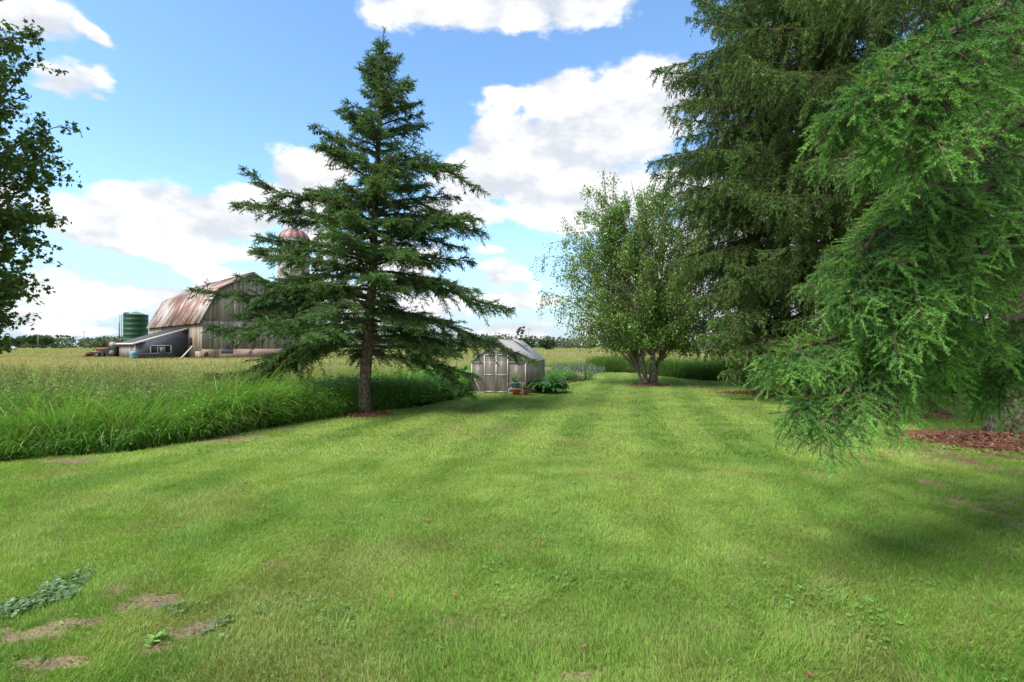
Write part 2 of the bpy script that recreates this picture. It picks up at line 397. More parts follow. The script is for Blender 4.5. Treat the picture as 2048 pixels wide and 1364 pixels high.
def bare_w(x,y):
    w=np.zeros(np.shape(x))
    for (px,py,hw,hh,k) in BARE:
        c=ground(px,py); sx=hw/F*c[1]; sy=hh*c[1]**2/(CH*F)
        w=np.maximum(w,k*np.exp(-(((x-c[0])/sx)**2+((y-c[1])/sy)**2)))
    # thin turf in the needle litter under the near spruces
    c=ground(2010,1030); w=np.maximum(w,.62*np.exp(-(((x-c[0]-.6)/1.5)**2+((y-c[1])/1.9)**2)))
    w=np.maximum(w,.75*np.exp(-(((x-8.6)/2.4)**2+((y-8.0)/1.2)**2)))
    w=np.maximum(w,.65*sst(x,5.0,8.0)*sst(y,1,3)*(1-sst(y,7.5,9)))
    n=fbm(x,y,.5,4,3.0); n2=fbm(x,y,.11,3,9.0)
    return np.clip(sst(w+((n-.5)*1.5+(n2-.5)*1.7)*np.clip(.30+w*1.3,0,1),.36,.92),0,1)
MULCH=[(10.1,9.3,2.55,1.2,.11),(10.0,13.2,1.35,.95,.10),(10.5,17.6,1.5,1.0,.08),(9.6,18.6,1.8,.8,.05),(12.0,21.7,1.2,.8,.07),(6.15,22.3,.95,.65,.10),(-3.9,12.95,.75,.55,.04)]
def mulch_w(x,y):
    w=np.full(np.shape(x),-9.0)
    for (cx,cy,rx,ry,h) in MULCH: w=np.maximum(w,1-np.hypot((x-cx)/rx,(y-cy)/ry))
    return w
def lawn_col(x,y):
    st=np.sin(2*pi*(x-.2*y+.35*np.sin(y*.16))/1.55)  # mowing stripes: light on leaning blades, put into the colour
    st=np.clip(st*2.2,-1,1)*np.clip((y-3.5)/6,0,1)
    n=fbm(x,y,1.9,4,1.0); n2=fbm(x,y,.5,3,4.0)
    k=np.clip(.55+(n-.5)*1.3+(n2-.5)*.9+.30*st,0,1)[...,None]
    a=np.array((.110,.270,.030)); c=np.array((.275,.430,.082))
    col=a*(1-k)+c*k
    dry=sst(fbm(x,y,1.1,3,21.0),.56,.78)[...,None]*.38
    return col*(1-dry)+np.array((.30,.27,.11))*dry

# terrain: one sheet to the horizon
m,b=new_mat('meadow_soil'); P_=b.n('ShaderNodeNewGeometry').outputs['Position']
n1=b.noise(b.v('MULTIPLY',P_,(.35,1,1)),.035,6,.6); n2=b.noise(P_,1.3,6,.7)
c=b.ramp(n1,[(.32,(.20,.155,.055)),(.5,(.225,.19,.072)),(.62,(.15,.175,.05))])
c=b.mix(b.m('MULTIPLY',n2,.6),c,(.12,.13,.045))
far=b.smooth(b.v('LENGTH',P_),190,290)
c=b.mix(b.m('MULTIPLY',far,.7),c,(.15,.20,.06))
near=b.smooth(b.v('LENGTH',P_),48,14)
c=b.mix(near,c,(.045,.06,.02))
M_field=finish(m,b,c,.95,0,n2,.6,.1,.1)
g=G(); xs=np.concatenate([-np.geomspace(4000,60,22),np.linspace(-50,50,21),np.geomspace(60,4000,22)])
X,Y=np.meshgrid(xs,xs+0); X=X.ravel();Y=Y.ravel()
Z=np.full(X.shape,-.03); nx=len(xs); i=np.arange(nx-1)[:,None]*nx+np.arange(nx-1)[None]; i=i.ravel()
g.add(np.stack([X,Y,Z],1),Q=np.stack([i,i+1,i+nx+1,i+nx],1))
tag(g.build('ground',M_field),kind='structure')

# lawn sheet
m,b=new_mat('lawn_soil'); a=b.n('ShaderNodeVertexColor'); a.layer_name='Col'
P_=b.n('ShaderNodeNewGeometry').outputs['Position']; n=b.noise(P_,38,6,.75); n3=b.noise(P_,9,4,.6)
c=b.mix(1.0,a.outputs[0],b.ramp(n,[(.28,.35),(.5,.95),(.72,1.5)]),'MULTIPLY')
M_lawn=finish(m,b,c,.95,0,n,.9,.02,.1)
def lawn_grid(x0,x1,y0,y1,st,g):
    xs=np.arange(x0,x1+st/2,st); ys=np.arange(y0,y1+st/2,st); X,Y=np.meshgrid(xs,ys); X=X.ravel();Y=Y.ravel()
    bw=bare_w(X,Y)[:,None]; soil=np.array((.20,.150,.100))*(.75+.5*fbm(X,Y,.12,3,2.)[:,None])
    straw=np.array((.36,.27,.16)); k=sst(fbm(X,Y,.3,3,33.),.45,.6)[:,None]; soil=soil*(1-k*.6)+straw*k*.6
    red=sst(X,4.5,8)[:,None]; soil=soil*(1-red)+np.array((.15,.075,.045))*red
    col=lawn_col(X,Y)*.45+np.array((.060,.055,.022)); col=col*(1-bw)+soil*bw  # turf colour darkened for depth beneath the blades, plus brown thatch
    z=np.full(X.shape,.004)
    nx=len(xs); i=(np.arange(len(ys)-1)[:,None]*nx+np.arange(nx-1)[None]).ravel(); q=np.stack([i,i+1,i+nx+1,i+nx],1)
    cx=X[q].mean(1); cy=Y[q].mean(1); q=q[on_lawn(cx,cy,(fbm(cx,cy,.5,2)-.5)*.5)>-.05]
    g.add(np.stack([X,Y,z],1),Q=q,col=col)
g=G(); lawn_grid(-14,20,1.4,10,.055,g); lawn_grid(-14,20,10.0,36,.16,g)
lawn_grid(-36,-14,-14,10,.5,g); lawn_grid(20,44,-14,20,.5,g); lawn_grid(-14,20,-14,1.4,.2,g)
tag(g.build('lawn',M_lawn),kind='structure')

# ------------------------------------------------------------------ blades
def blades(g, P, h, w, az, lean, curve, col, seg=2, tipc=None):
    """P (n,3); az = heading the blade bends to; lean at base, extra curve to the tip (radians)"""
    n=len(P); s=np.linspace(0,1,seg+1)
    th=lean[:,None]+curve[:,None]*(np.arange(seg)[None]+.5)/seg
    dh=np.sin(th)*h[:,None]/seg; dz=np.cos(th)*h[:,None]/seg
    H=np.concatenate([np.zeros((n,1)),np.cumsum(dh,1)],1); Z=np.concatenate([np.zeros((n,1)),np.cumsum(dz,1)],1)
    d=np.stack([np.cos(az),np.sin(az)],1)
    cen=np.stack([P[:,0:1]+d[:,0:1]*H,P[:,1:2]+d[:,1:2]*H,P[:,2:3]+Z],-1)
    pa=az+pi/2+rng.normal(0,.7,n); wv=np.stack([np.cos(pa),np.sin(pa),rng.normal(0,.15,n)],1)
    ww=w[:,None]*np.clip(1-s[:-1]**1.6*.75,.1,1)[None]/2
    L=cen[:,:-1]-wv[:,None]*ww[...,None]; Rr=cen[:,:-1]+wv[:,None]*ww[...,None]
    V=np.concatenate([np.stack([L,Rr],2).reshape(n,2*seg,3),cen[:,-1:]],1)
    m_=2*seg+1; base=np.arange(n)[:,None]*m_
    T=[]
    for k in range(seg-1):
        a=2*k; T+= [base+np.array([[a,a+1,a+3]]), base+np.array([[a,a+3,a+2]])]
    T.append(base+np.array([[2*seg-2,2*seg-1,2*seg]]))
    c=np.repeat(col[:,None,:],m_,1)
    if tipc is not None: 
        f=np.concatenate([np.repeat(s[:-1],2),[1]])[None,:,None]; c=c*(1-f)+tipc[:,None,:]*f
    g.add(V.reshape(-1,3),T=np.concatenate(T),col=np.clip(c.reshape(-1,3),.003,1))

def scatter_lawn(n,y0,y1,p):
    u=rng.random(n); a=2-p; y=(y0**a+(y1**a-y0**a)*u)**(1/a); x=rng.uniform(-1,1,n)*(1.14*y+1.0)
    return x,y
# near turf, denser towards the camera
def turf(n,y0,y1,p,hm,wm,wd,seg):
    x,y=scatter_lawn(n,y0,y1,p)
    k=(on_lawn(x,y,(fbm(x,y,.5,2)-.5)*.4)>0)&(mulch_w(x,y)+(fbm(x,y,.3,2,8)-.5)*.5<.05)
    bw=bare_w(x,y); k&=rng.random(len(x))>bw*.90
    cl=fbm(x,y,.09,2,12.); k&=rng.random(len(x))<.45+cl*1.1
    x,y,bw,cl=x[k],y[k],bw[k],cl[k]; n=len(x)
    tall=fbm(x,y,.35,3,17.)
    h=hm*rng.uniform(.5,1.25,n)*(.5+tall)*(1-.4*bw); w=wm*(1+y*wd)*rng.uniform(.7,1.3,n)
    c=lawn_col(x,y)*rng.uniform(.72,1.28,(n,1))*1.0
    dry=rng.random(n)<.10+.35*bw+.10*sst(fbm(x,y,.8,2,40.),.5,.7); c[dry]=np.array((.36,.29,.14))*rng.uniform(.6,1.1,(dry.sum(),1))
    az=fbm(x,y,.6,2,50.)*9+rng.normal(0,1.2,n)
    g_turf.add  # keep one object
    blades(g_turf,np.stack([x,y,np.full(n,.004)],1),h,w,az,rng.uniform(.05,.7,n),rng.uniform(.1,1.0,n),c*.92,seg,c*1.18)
g_turf=G()
turf(640000,1.9,8.0,1.35,.052,.0030,.02,3)
turf(360000,8.0,34,1.7,.052,.0046,.12,2)
tag(g_turf.build('lawn_grass',M_grass),'short mown green grass of the lawn with drier yellow patches','grass',kind='stuff')
# broad-leaved lawn weeds
def weed_leaves(g, C, n, rad, ls, col, cup=.25, h=.03, round_=True):
    for (cx,cy) in C:
        a=rng.random(n)*2*pi; r=rad*np.sqrt(rng.random(n)); x=cx+r*np.cos(a); y=cy+r*np.sin(a)
        z=h*rng.uniform(.5,1.2,n); L=ls*rng.uniform(.6,1.3,n); hd=rng.random(n)*2*pi
        k=8; th=np.arange(k)*2*pi/k
        lob=1+.18*np.cos(5*th)
        ex=np.cos(th)*lob*.5; ey=np.sin(th)*lob*(.5 if round_ else .2)
        U=np.stack([np.cos(hd),np.sin(hd),rng.normal(0,.25,n)],1); Vv=np.stack([-np.sin(hd),np.cos(hd),rng.normal(0,.25,n)],1)
        P=np.stack([x,y,z],1)[:,None]+L[:,None,None]*(U[:,None]*ex[None,:,None]+Vv[:,None]*ey[None,:,None])
        P[:,:,2]+=L[:,None]*cup*.3*(ex**2)[None]
        Vt=np.concatenate([np.stack([x,y,z-.004],1)[:,None],P],1)
        i=np.arange(n)[:,None,None]*(k+1); q=np.arange(k); t=np.stack([np.zeros(k,int),1+q,1+(q+1)%k],-1)[None]
        g.add(Vt.reshape(-1,3),T=(i+t).reshape(-1,3),col=np.repeat(np.array(col)*rng.uniform(.75,1.25,(n,1)),k+1,0))
g=G()
def wc(*pp): return [tuple(ground(px,py)[:2]) for px,py in pp]
weed_leaves(g,wc((40,1215),(90,1205),(20,1228),(130,1175),(150,1160),(120,1195),(5,1225)),75,.13,.028,(.15,.25,.12),h=.045)
weed_leaves(g,wc((640,1215),(680,1240),(720,1225),(660,1260),(700,1270),(580,1170),(560,1210)),30,.16,.034,(.15,.26,.09),round_=False)
weed_leaves(g,wc((1600,1170),(1640,1190),(1680,1210),(1660,1240),(1720,1260),(1730,1280),(1745,1230),(1690,1190),(1590,1195)),12,.17,.034,(.16,.33,.08))
weed_leaves(g,wc((1950,1000),(1990,1020),(2030,1080),(2000,1060),(1960,985),(2040,1100)),22,.18,.05,(.10,.22,.06),round_=False)
weed_leaves(g,wc((345,1215),(360,1222),(430,1260),(450,1245)),14,.07,.05,(.12,.2,.08),round_=False)
rr_=np.random.default_rng(3)
for k in range(150):
    y=rr_.uniform(2.4,9); x=rr_.uniform(-1,1)*1.1*y
    if on_lawn(np.array(x),np.array(y))>.3: weed_leaves(g,[(x,y)],int(rr_.integers(4,14)),.11,.026,(.15,.28,.07),round_=rr_.random()<.6)
for (px,py) in ((315,1290),(325,1275)): weed_leaves(g,wc((px,py)),10,.055,.055,(.2,.36,.08),round_=False,h=.04)
tag(g.build('lawn_weeds',M_leaf),'low clover and plantain leaves growing in the lawn','weeds',kind='stuff')

# ------------------------------------------------------------------ tall grass along the left edge
def yedge(x): return np.interp(x,EDGE_L[:,0],EDGE_L[:,1])
in_gh=lambda x,y:(x>-1.8)&(x<1.9)&(y>18.2)&(y<23.4)
gt=G()
def tallgrass(n,x0,x1,d0,d1,hm,wm,cd,cl,seg=5,cv=(.5,1.5),tus=0,pw=1.0):
    x=rng.uniform(x0,x1,n); d=d0+(d1-d0)*rng.random(n)**pw; y=yedge(x)+d+(fbm(x,x*0,.8,3,2.)-.5)*.5
    k=~in_gh(x,y); k&=rng.random(n)<.3+1.3*fbm(x,y,.35,2,5.)
    k&=np.abs(x)<1.3*y+1
    x,y,d=x[k],y[k],d[k]; n=len(x)
    wnd=fbm(x,y,.9,2,71.)*1.6-1.0+rng.normal(0,.6,n)
    if tus:
        cx=np.round(x/tus)*tus+.3*tus*np.sin(np.round(y/tus)*5.1); cy=np.round(y/tus)*tus+.3*tus*np.cos(np.round(x/tus)*3.7)
        ox,oy=x-cx,y-cy; x=cx+ox*.55; y=cy+oy*.55; wnd=np.arctan2(oy*1.0-.25*tus,ox+.28*tus)+rng.normal(0,.35,n)
    hh=hm*(.45+.55*sst(d,0,1.1))*(.3+1.3*fbm(x,y,1.0,3,14.))*rng.uniform(.6,1.2,n)
    m_=np.clip(fbm(x,y,1.2,3,60.)*1.6-.4+rng.normal(0,.2,n),0,1)[:,None]; c=np.array(cd)*(1-m_)+np.array(cl)*m_
    az=wnd
    dryb=rng.random(n)<.02+.06*sst(fbm(x,y,.8,2,90.),.5,.7); c[dryb]=np.array((.36,.30,.15))*rng.uniform(.6,1.1,(dryb.sum(),1))
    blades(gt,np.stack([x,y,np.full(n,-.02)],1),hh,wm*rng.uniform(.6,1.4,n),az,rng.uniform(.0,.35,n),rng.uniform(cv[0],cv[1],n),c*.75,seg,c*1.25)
tallgrass(36000,-16,-3.2,.05,3.4,1.18,.015,(.085,.215,.030),(.215,.40,.075),6,(.7,2.3),tus=.42)
tallgrass(9000,-15,-3.0,.0,.7,.5,.011,(.085,.20,.03),(.21,.37,.075),5,(.8,2.3),tus=.27)
tallgrass(30000,-24,-3.2,3.0,10,1.0,.012,(.10,.215,.04),(.24,.36,.095),4,(.3,1.4),tus=.6)
tallgrass(26000,-34,-2.4,9.0,20,.80,.015,(.17,.235,.07),(.36,.345,.15),3,(.3,1.1))
tag(gt.build('tall_grass',M_grass),'tall lush green meadow grass bordering the left side of the lawn','grass',kind='stuff')
# leafy weeds (nettles, goldenrod) around and behind the spruce foot
def weedmass(g,n,fx,hfun,ls,cd,cl,per=9):
    x,y=fx(n); h=hfun(x,y)*rng.uniform(.6,1.15,len(x))
    x=np.repeat(x,per);y=np.repeat(y,per);h=np.repeat(h,per); N=len(x)
    f=rng.random(N)**.7; z=h*f; a=rng.random(N)*2*pi; r=ls*rng.uniform(.1,.9,N)
    x=x+np.cos(a)*r; y=y+np.sin(a)*r
    D=norm(np.stack([np.cos(a),np.sin(a),rng.uniform(-.5,.7,N)],1)); sd=norm(np.cross(D,[0,0,1.])+rng.normal(0,.3,(N,3)))
    L=ls*rng.uniform(.7,1.3,N)[:,None]; P=np.stack([x,y,z],1)
    V=np.stack([P,P+D*L*.5-sd*L*.26,P+D*L+np.array((0,0,-.15))*L,P+D*L*.5+sd*L*.26],1)
    i=np.arange(N)[:,None]*4; T=np.concatenate([i+np.array([[0,1,2]]),i+np.array([[0,2,3]])])
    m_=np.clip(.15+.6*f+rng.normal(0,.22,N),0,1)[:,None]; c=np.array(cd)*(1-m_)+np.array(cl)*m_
    g.add(V.reshape(-1,3),T=T,col=np.repeat(c,4,0))
g=G()
def fx1(n):
    x=rng.uniform(-6.2,-1.7,n); d=rng.random(n)**.8*5; return x,yedge(x)+.1+d
weedmass(g,9500,fx1,lambda x,y:(.28+.5*sst(y-yedge(x),0,.9))*(.6+.8*fbm(x,y,.7,3)),.085,(.08,.21,.035),(.24,.46,.09))
def fx2(n):
    x=rng.uniform(-13,-4.5,n); return x,yedge(x)+.0+rng.random(n)**1.5*1.2
weedmass(g,700,fx2,lambda x,y:.22+.2*fbm(x,y,.6,2),.08,(.035,.10,.02),(.12,.25,.05),6)
# pale bushy weeds at the far left
def fx3(n):
    x=rng.uniform(-12,-6.5,n); return x,yedge(x)+1.6+rng.random(n)*4
weedmass(g,3000,fx3,lambda x,y:.85+.6*fbm(x,y,1.0,3,9.),.06,(.12,.21,.05),(.27,.36,.13),8)
tag(g.build('leafy_weeds',M_leaf),'dense leafy green weeds crowding round the foot of the lone spruce','weeds',kind='stuff')
# seed stalks above the grass
g=G(); n=520; x=rng.uniform(-14,-5.5,n); y=yedge(x)+rng.uniform(1.0,5.5,n); h=rng.uniform(1.0,1.5,n)
s=np.linspace(0,1,6); aa=rng.random(n)*6.28; ln=rng.uniform(.05,.35,n)
P=np.stack([x[:,None]+np.cos(aa)[:,None]*(s**2)[None]*(ln*h)[:,None],y[:,None]+np.sin(aa)[:,None]*(s**2)[None]*(ln*h)[:,None],h[:,None]*s[None]],-1)
g.tubes(P,np.full((n,6),.0022)*np.linspace(1.3,.5,6)[None],3,np.array((.32,.30,.16))*rng.uniform(.6,1.3,(n,1)))
bi=np.repeat(np.arange(n),16); tt=rng.uniform(.72,1,len(bi)); Pp,Tt=along(P,bi,tt)
needles(g,Pp,norm(Tt+rng.normal(0,.5,Tt.shape)),rng.uniform(.02,.05,len(bi)),3,.02,.004,np.tile((.30,.28,.14),(len(bi),1))*rng.uniform(.6,1.2,(len(bi),1)))
tag(g.build('seed_stalks',M_grass),'thin dry seed stalks standing above the tall grass at left','grass',kind='stuff')

# ------------------------------------------------------------------ meadow grass out to the barn and beyond
g=G()
def meadow(n,y0,y1,p,hm,w0):
    u=rng.random(n); a=2-p; y=(y0**a+(y1**a-y0**a)*u)**(1/a) if abs(a)>1e-3 else y0*(y1/y0)**u
    x=rng.uniform(-1.2,.55,n)*y
    k=(y>yedge(x)+8)&(on_lawn(x,y)<-1.5)&~in_gh(x,y)&~((x>1.9)&(x<5.6)&(y>23)&(y<40))
    x,y=x[k],y[k]; n=len(x)
    q=np.clip(fbm(x*.45,y,7,4,4.)*2.2-.65+.15*(y-30)/30*0,0,1)[:,None]
    near=(1-sst(y,22,36))[:,None]*.6
    if True: q=np.clip(q*(1-near),0,1)
    c=np.array((.22,.285,.08))*(1-q)+np.array((.42,.385,.18))*q
    rightside=sst(x,0,4)[:,None]*(1-sst(y,40,60))[:,None]; c=c*(1-rightside*.8)+np.array((.13,.25,.05))*rightside*.8
    c=c*rng.uniform(.78,1.18,(n,1))
    h=hm*(1-.55*sst(y,28,50))*(.6+.8*fbm(x,y,2.5,3,8.))*rng.uniform(.6,1.1,n)
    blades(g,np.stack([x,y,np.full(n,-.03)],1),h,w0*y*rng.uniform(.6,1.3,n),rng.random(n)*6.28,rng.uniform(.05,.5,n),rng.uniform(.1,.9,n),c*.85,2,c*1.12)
meadow(230000,14,75,1.15,.62,.0011)
meadow(110000,60,260,1.3,.5,.0012)
tag(g.build('meadow_grass',M_grass),'straw coloured hay meadow stretching to the far woods','grass',kind='stuff')
# darker rough growth behind the lawn to the right
g=G()
def fx4(n):
    x=rng.uniform(6.0,40,n); return x,np.interp(x,EDGE_B[:,0],EDGE_B[:,1])+.1+rng.random(n)**1.3*7
x,y=fx4(60000); k=x<1.25*y; x,y=x[k],y[k]; n=len(x); d=y-np.interp(x,EDGE_B[:,0],EDGE_B[:,1])
m_=np.clip(fbm(x,y,2,3)*1.5-.3+rng.normal(0,.2,n)+.25*sst(d,1.5,4),0,1)[:,None]
c=np.array((.05,.12,.02))*(1-m_)+np.array((.15,.25,.07))*m_
h=(.55+.75*sst(d,0,1.0))*(.7+.5*fbm(x,y,1.5,3,3.))*rng.uniform(.7,1.1,n)
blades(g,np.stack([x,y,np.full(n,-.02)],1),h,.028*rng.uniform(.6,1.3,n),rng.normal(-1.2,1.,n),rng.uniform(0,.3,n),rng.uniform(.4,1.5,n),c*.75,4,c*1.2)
tag(g.build('rough_grass',M_grass),'knee high dark green grass bank behind the spruce row','grass',kind='stuff')

# straw and crumbs lying in the bare spots
g=G(); n=60000; y=rng.uniform(2.2,10,n); x=rng.uniform(-1,1,n)*(1.1*y+.5); k=(rng.random(n)<bare_w(x,y))&(on_lawn(x,y)>0); x,y=x[k],y[k]; n=len(x)
U=norm(rng.normal(0,1,(n,3))*[1,1,.15]); Vv=norm(np.cross(U,rng.normal(0,.3,(n,3))+[0,0,1])); st_=rng.random(n)<.6
L=np.where(st_,rng.uniform(.01,.035,n),rng.uniform(.003,.010,n))[:,None]; w=np.where(st_[:,None],.0011,L*.8); P=np.stack([x,y,rng.uniform(.006,.018,n)],1)
V=np.stack([P-U*L-Vv*w,P+U*L-Vv*w*.7,P+U*L*.9+Vv*w*.7,P-U*L*.8+Vv*w],1).reshape(-1,3)
cc=np.where(st_[:,None],np.array((.40,.32,.19)),np.array((.17,.12,.08)))*rng.uniform(.5,1.3,(n,1)); g.add(V,Q=np.arange(4*n).reshape(-1,4),col=np.repeat(cc,4,0))
tag(g.build('dry_thatch',M_grass),'dry straw and soil crumbs lying in the bare spots of the lawn','thatch',kind='stuff')

# ------------------------------------------------------------------ mulch
M_mulch=noisy('bark_mulch',(.085,.038,.025),(.20,.095,.062),14,.95,bump=.9,bd=.03,spec=.1)
M_chip=noisy('mulch_chip',(.8,.8,.8),(1,1,1),20,.9,spec=.15,attr=True,bump=.1)
lab=['wide red bark mulch bed round the biggest right-hand trunk','round bark mulch bed with the grey trunk second from the right','bark mulch bed under the spruce with hidden foot','thin straggling strip of mulch on the lawn between spruces','small mulch bed round the farthest spruce trunk','small bark mulch mound round the birch stems','bare brown litter patch at the foot of the lone spruce']
for (cx,cy,rx,ry,hh),lb in zip(MULCH,lab):
    g=G(); K=14; k=56; a=np.arange(k)*2*pi/k
    wob=1+.16*np.sin(a*2+cx)+.10*np.sin(a*5+cy)+rng.normal(0,.03,k)
    f=np.linspace(0,1,K); X=cx+(f[:,None]*rx*wob[None])*np.cos(a)[None]; Y=cy+(f[:,None]*ry*wob[None])*np.sin(a)[None]
    Z=.012+hh*(1-f[:,None]**2)*(.7+.6*fbm(X,Y,.35,3))*np.ones_like(X)-.018*(f[:,None]>.99)
    V=np.stack([X,Y,Z],-1).reshape(-1,3); j=np.arange(K-1)[:,None]*k; q=np.arange(k)[None]; q2=(q+1)%k
    g.add(V,Q=np.stack([j+q,j+q2,j+k+q2,j+k+q],-1).reshape(-1,4))
    o=g.build('mulch_bed',M_mulch,smooth=True); tag(o,lb,'mulch bed',kind='stuff')
    g2=G(); n=int(2600*rx*ry+200) if cy<15 else int(500*rx*ry+100)
    r=np.abs(rng.normal(0,.55,n)); r=np.where(r>1.25,rng.random(n),r); t=rng.random(n)*2*pi
    r=np.sqrt(rng.random(n))*rng.choice([1,1,1,1.22],n)
    x=cx+r*rx*np.cos(t); y=cy+r*ry*np.sin(t); z=np.where(r<1,.02+hh*(1-r**2)*(.7+.6*fbm(x,y,.35,3)),.02)
    U=norm(rng.normal(0,1,(n,3))*np.array((1,1,.35))); Vv=norm(np.cross(U,rng.normal(0,.4,(n,3))+[0,0,1]))
    L=rng.uniform(.012,.042,n)[:,None]*(1 if cy<15 else 1.5); w=L*rng.uniform(.2,.5,(n,1)); P=np.stack([x,y,z],1)
    V=np.stack([P-U*L-Vv*w,P+U*L-Vv*w*.7,P+U*L+Vv*w*.7,P-U*L+Vv*w],1).reshape(-1,3)
    cc=np.array((.165,.075,.048))*rng.uniform(.35,1.6,(n,1)); pale=rng.random(n)<.10; cc[pale]=(.30,.20,.13)
    g2.add(V,Q=np.arange(4*n).reshape(-1,4),col=np.repeat(cc,4,0))
    c_=g2.build('bark_chips',M_chip,o); c_['kind']='stuff'
# ------------------------------------------------------------------ the lone spruce left of centre
def lone_spruce():
    global rng; rng=np.random.default_rng(31)
    b0=np.array((-3.96,13.33)); H=10.1; top=b0+np.array((.5,.1))
    root=empty('spruce_tree',(0,0,0),0,'lone dark spruce with a clear trunk standing left of the lawn','spruce tree')
    gt=G(); trunk_geo(gt,b0,top,H,.165,30,1.35,14,.04)
    axis=lambda z: np.stack([b0[0]+(top[0]-b0[0])*z/H,b0[1]+(top[1]-b0[1])*z/H,z],-1)
    zt=[.9,1.5,2.3,3.0,4.0,4.7,5.7,6.7,7.5,8.5,9.2,9.8,10.1]
    RR=[3.6,4.5,4.0,3.7,3.35,3.1,2.9,2.5,2.05,1.4,1.05,.6,.25]
    RL=[4.1,4.2,4.0,3.7,3.2,2.9,2.6,2.0,1.45,1.0,.85,.6,.25]
    n=160; z=1.55+(9.85-1.55)*(np.arange(n)+rng.random(n))/n
    az=(np.arange(n)*2.399+rng.normal(0,.3,n))%(2*pi)
    k=z/H; rise=(k-.3)*.9                      # tip ends higher or lower than the root
    zz=z+rise
    w=(1+np.cos(az))/2
    Lr=np.interp(zz,zt,RR)*w+np.interp(zz,zt,RL)*(1-w); Lr=Lr*(1-.22*np.abs(np.sin(az)))
    L=Lr*rng.choice([1.0,.9,.72,.5],n,p=[.34,.3,.22,.14])*rng.uniform(.92,1.05,n)
    L=np.where((z<3.1)&(np.cos(az)>.1),L*.66,L)
    keep=~((z<2.4)&(np.abs(np.sin(az))>.8)&(np.sin(az)<0)&(rng.random(n)<.5)); z,az,L,k=z[keep],az[keep],L[keep],k[keep]; n=len(z)
    e0=np.interp(k,[.1,.3,.6,.9,1],[-2,8,22,42,60])+rng.normal(0,6,n); e1=np.interp(k,[.1,.25,.5,.8,1],[-28,-20,-8,18,45])+rng.normal(0,6,n)
    P=bough_lines(z,az,L,e0,e1,axis,10,12)
    hero=[[(.0,3.05),(-1.4,3.3),(-3.0,3.15),(-4.95,3.3)],[(.0,5.0),(-1.2,5.6),(-2.3,5.75),(-3.35,6.45)],[(.1,4.6),(-1.5,5.3),(-2.6,5.45),(-3.75,5.6)],[(0,4.1),(-1.4,4.5),(-2.4,4.6),(-3.2,4.75)],[(0,3.7),(-1.3,4.0),(-2.2,4.1),(-3.1,4.25)],
          [(0,2.7),(1.3,2.6),(2.9,2.0),(4.5,1.35)],[(0,2.1),(-1.5,1.9),(-2.9,1.15),(-4.15,1.0)],[(0,2.2),(-1.3,1.75),(-3.0,.9),(-4.3,.35)],[(0,2.0),(1.3,1.75),(2.1,1.1),(2.9,.45)],
          [(0,6.2),(.9,6.7),(1.8,6.5),(2.9,5.9)],[(0,2.9),(-2.0,2.6),(-3.2,2.2),(-4.1,2.3)],[(0,3.4),(1.5,3.4),(2.8,3.0),(3.75,2.75)],[(0,5.4),(1.2,5.6),(2.2,5.0),(3.0,4.8)]]
    hp=[]
    for j,h in enumerate(hero):
        a=rng.normal(0,.05); c0=axis(np.array(h[0][1]))
        pts=[(c0[0]+x*cos(a),c0[1]+abs(x)*sin(a),zq) for x,zq in h]; hp.append(resample(pts,10))
    P=np.concatenate([P,np.array(hp)]); L=np.concatenate([L,[abs(h[-1][0]) for h in hero]])
    K=P.shape[1]; s=np.linspace(0,1,K)
    gw=G(); gw.tubes(P,(.012+.011*L)[:,None]*(1-.85*s)[None]+.004,5,np.array((.12,.10,.08))*rng.uniform(.6,1.2,(len(P),1)),cap=False)
    gf=G()
    Q,bi,t,P3,D3,tb=foliage(gw,gf,P,L,.095,.052,.28,.14,.85,.26,11,.048,.0125,(.08,.16),(.034,.088,.028),(.145,.290,.072),t0=.08,bare=.30,side_up=.0,brown=.10,spread=.30)
    # leader
    zl=np.linspace(9.2,10.35,40); A=norm(np.stack([rng.normal(0,.6,40),rng.normal(0,.6,40),np.ones(40)*.9],1))
    needles(gf,axis(zl),A,np.full(40,.14),10,.04,.01,np.tile((.02,.055,.028),(40,1)))
    # bare dead twigs near the trunk
    nd=260; zi=rng.uniform(1.0,5.5,nd); a=rng.random(nd)*2*pi; l=rng.uniform(.25,.9,nd)
    D=norm(np.stack([np.cos(a),np.sin(a),rng.normal(-.35,.35,nd)],1)); s5=np.linspace(0,1,5)
    Pd=axis(zi)[:,None]+D[:,None]*(s5[None,:,None]*l[:,None,None])+np.cumsum(rng.normal(0,.02,(nd,5,3)),1)
    gw.tubes(Pd,np.full((nd,5),.005)*np.linspace(1,.4,5)[None],3,np.array((.26,.22,.18))*rng.uniform(.6,1.3,(nd,1)))
    gt.build('trunk',M_bark,root,True); gw.build('branches',M_twig,root); gf.build('crown',M_needle,root)
    gc=G(); up=(P3[:,2]>5.2)&(tb>.55); pk=rng.random(len(P3))<np.where(up,.13,.012)*(tb>.5)*(.4+1.8*(fbm(P3[:,0],P3[:,2],.8,2)>.5))
    cones(gc,P3[pk],0,.085); gc.build('cones',M_twig,root,kind='stuff')
lone_spruce()

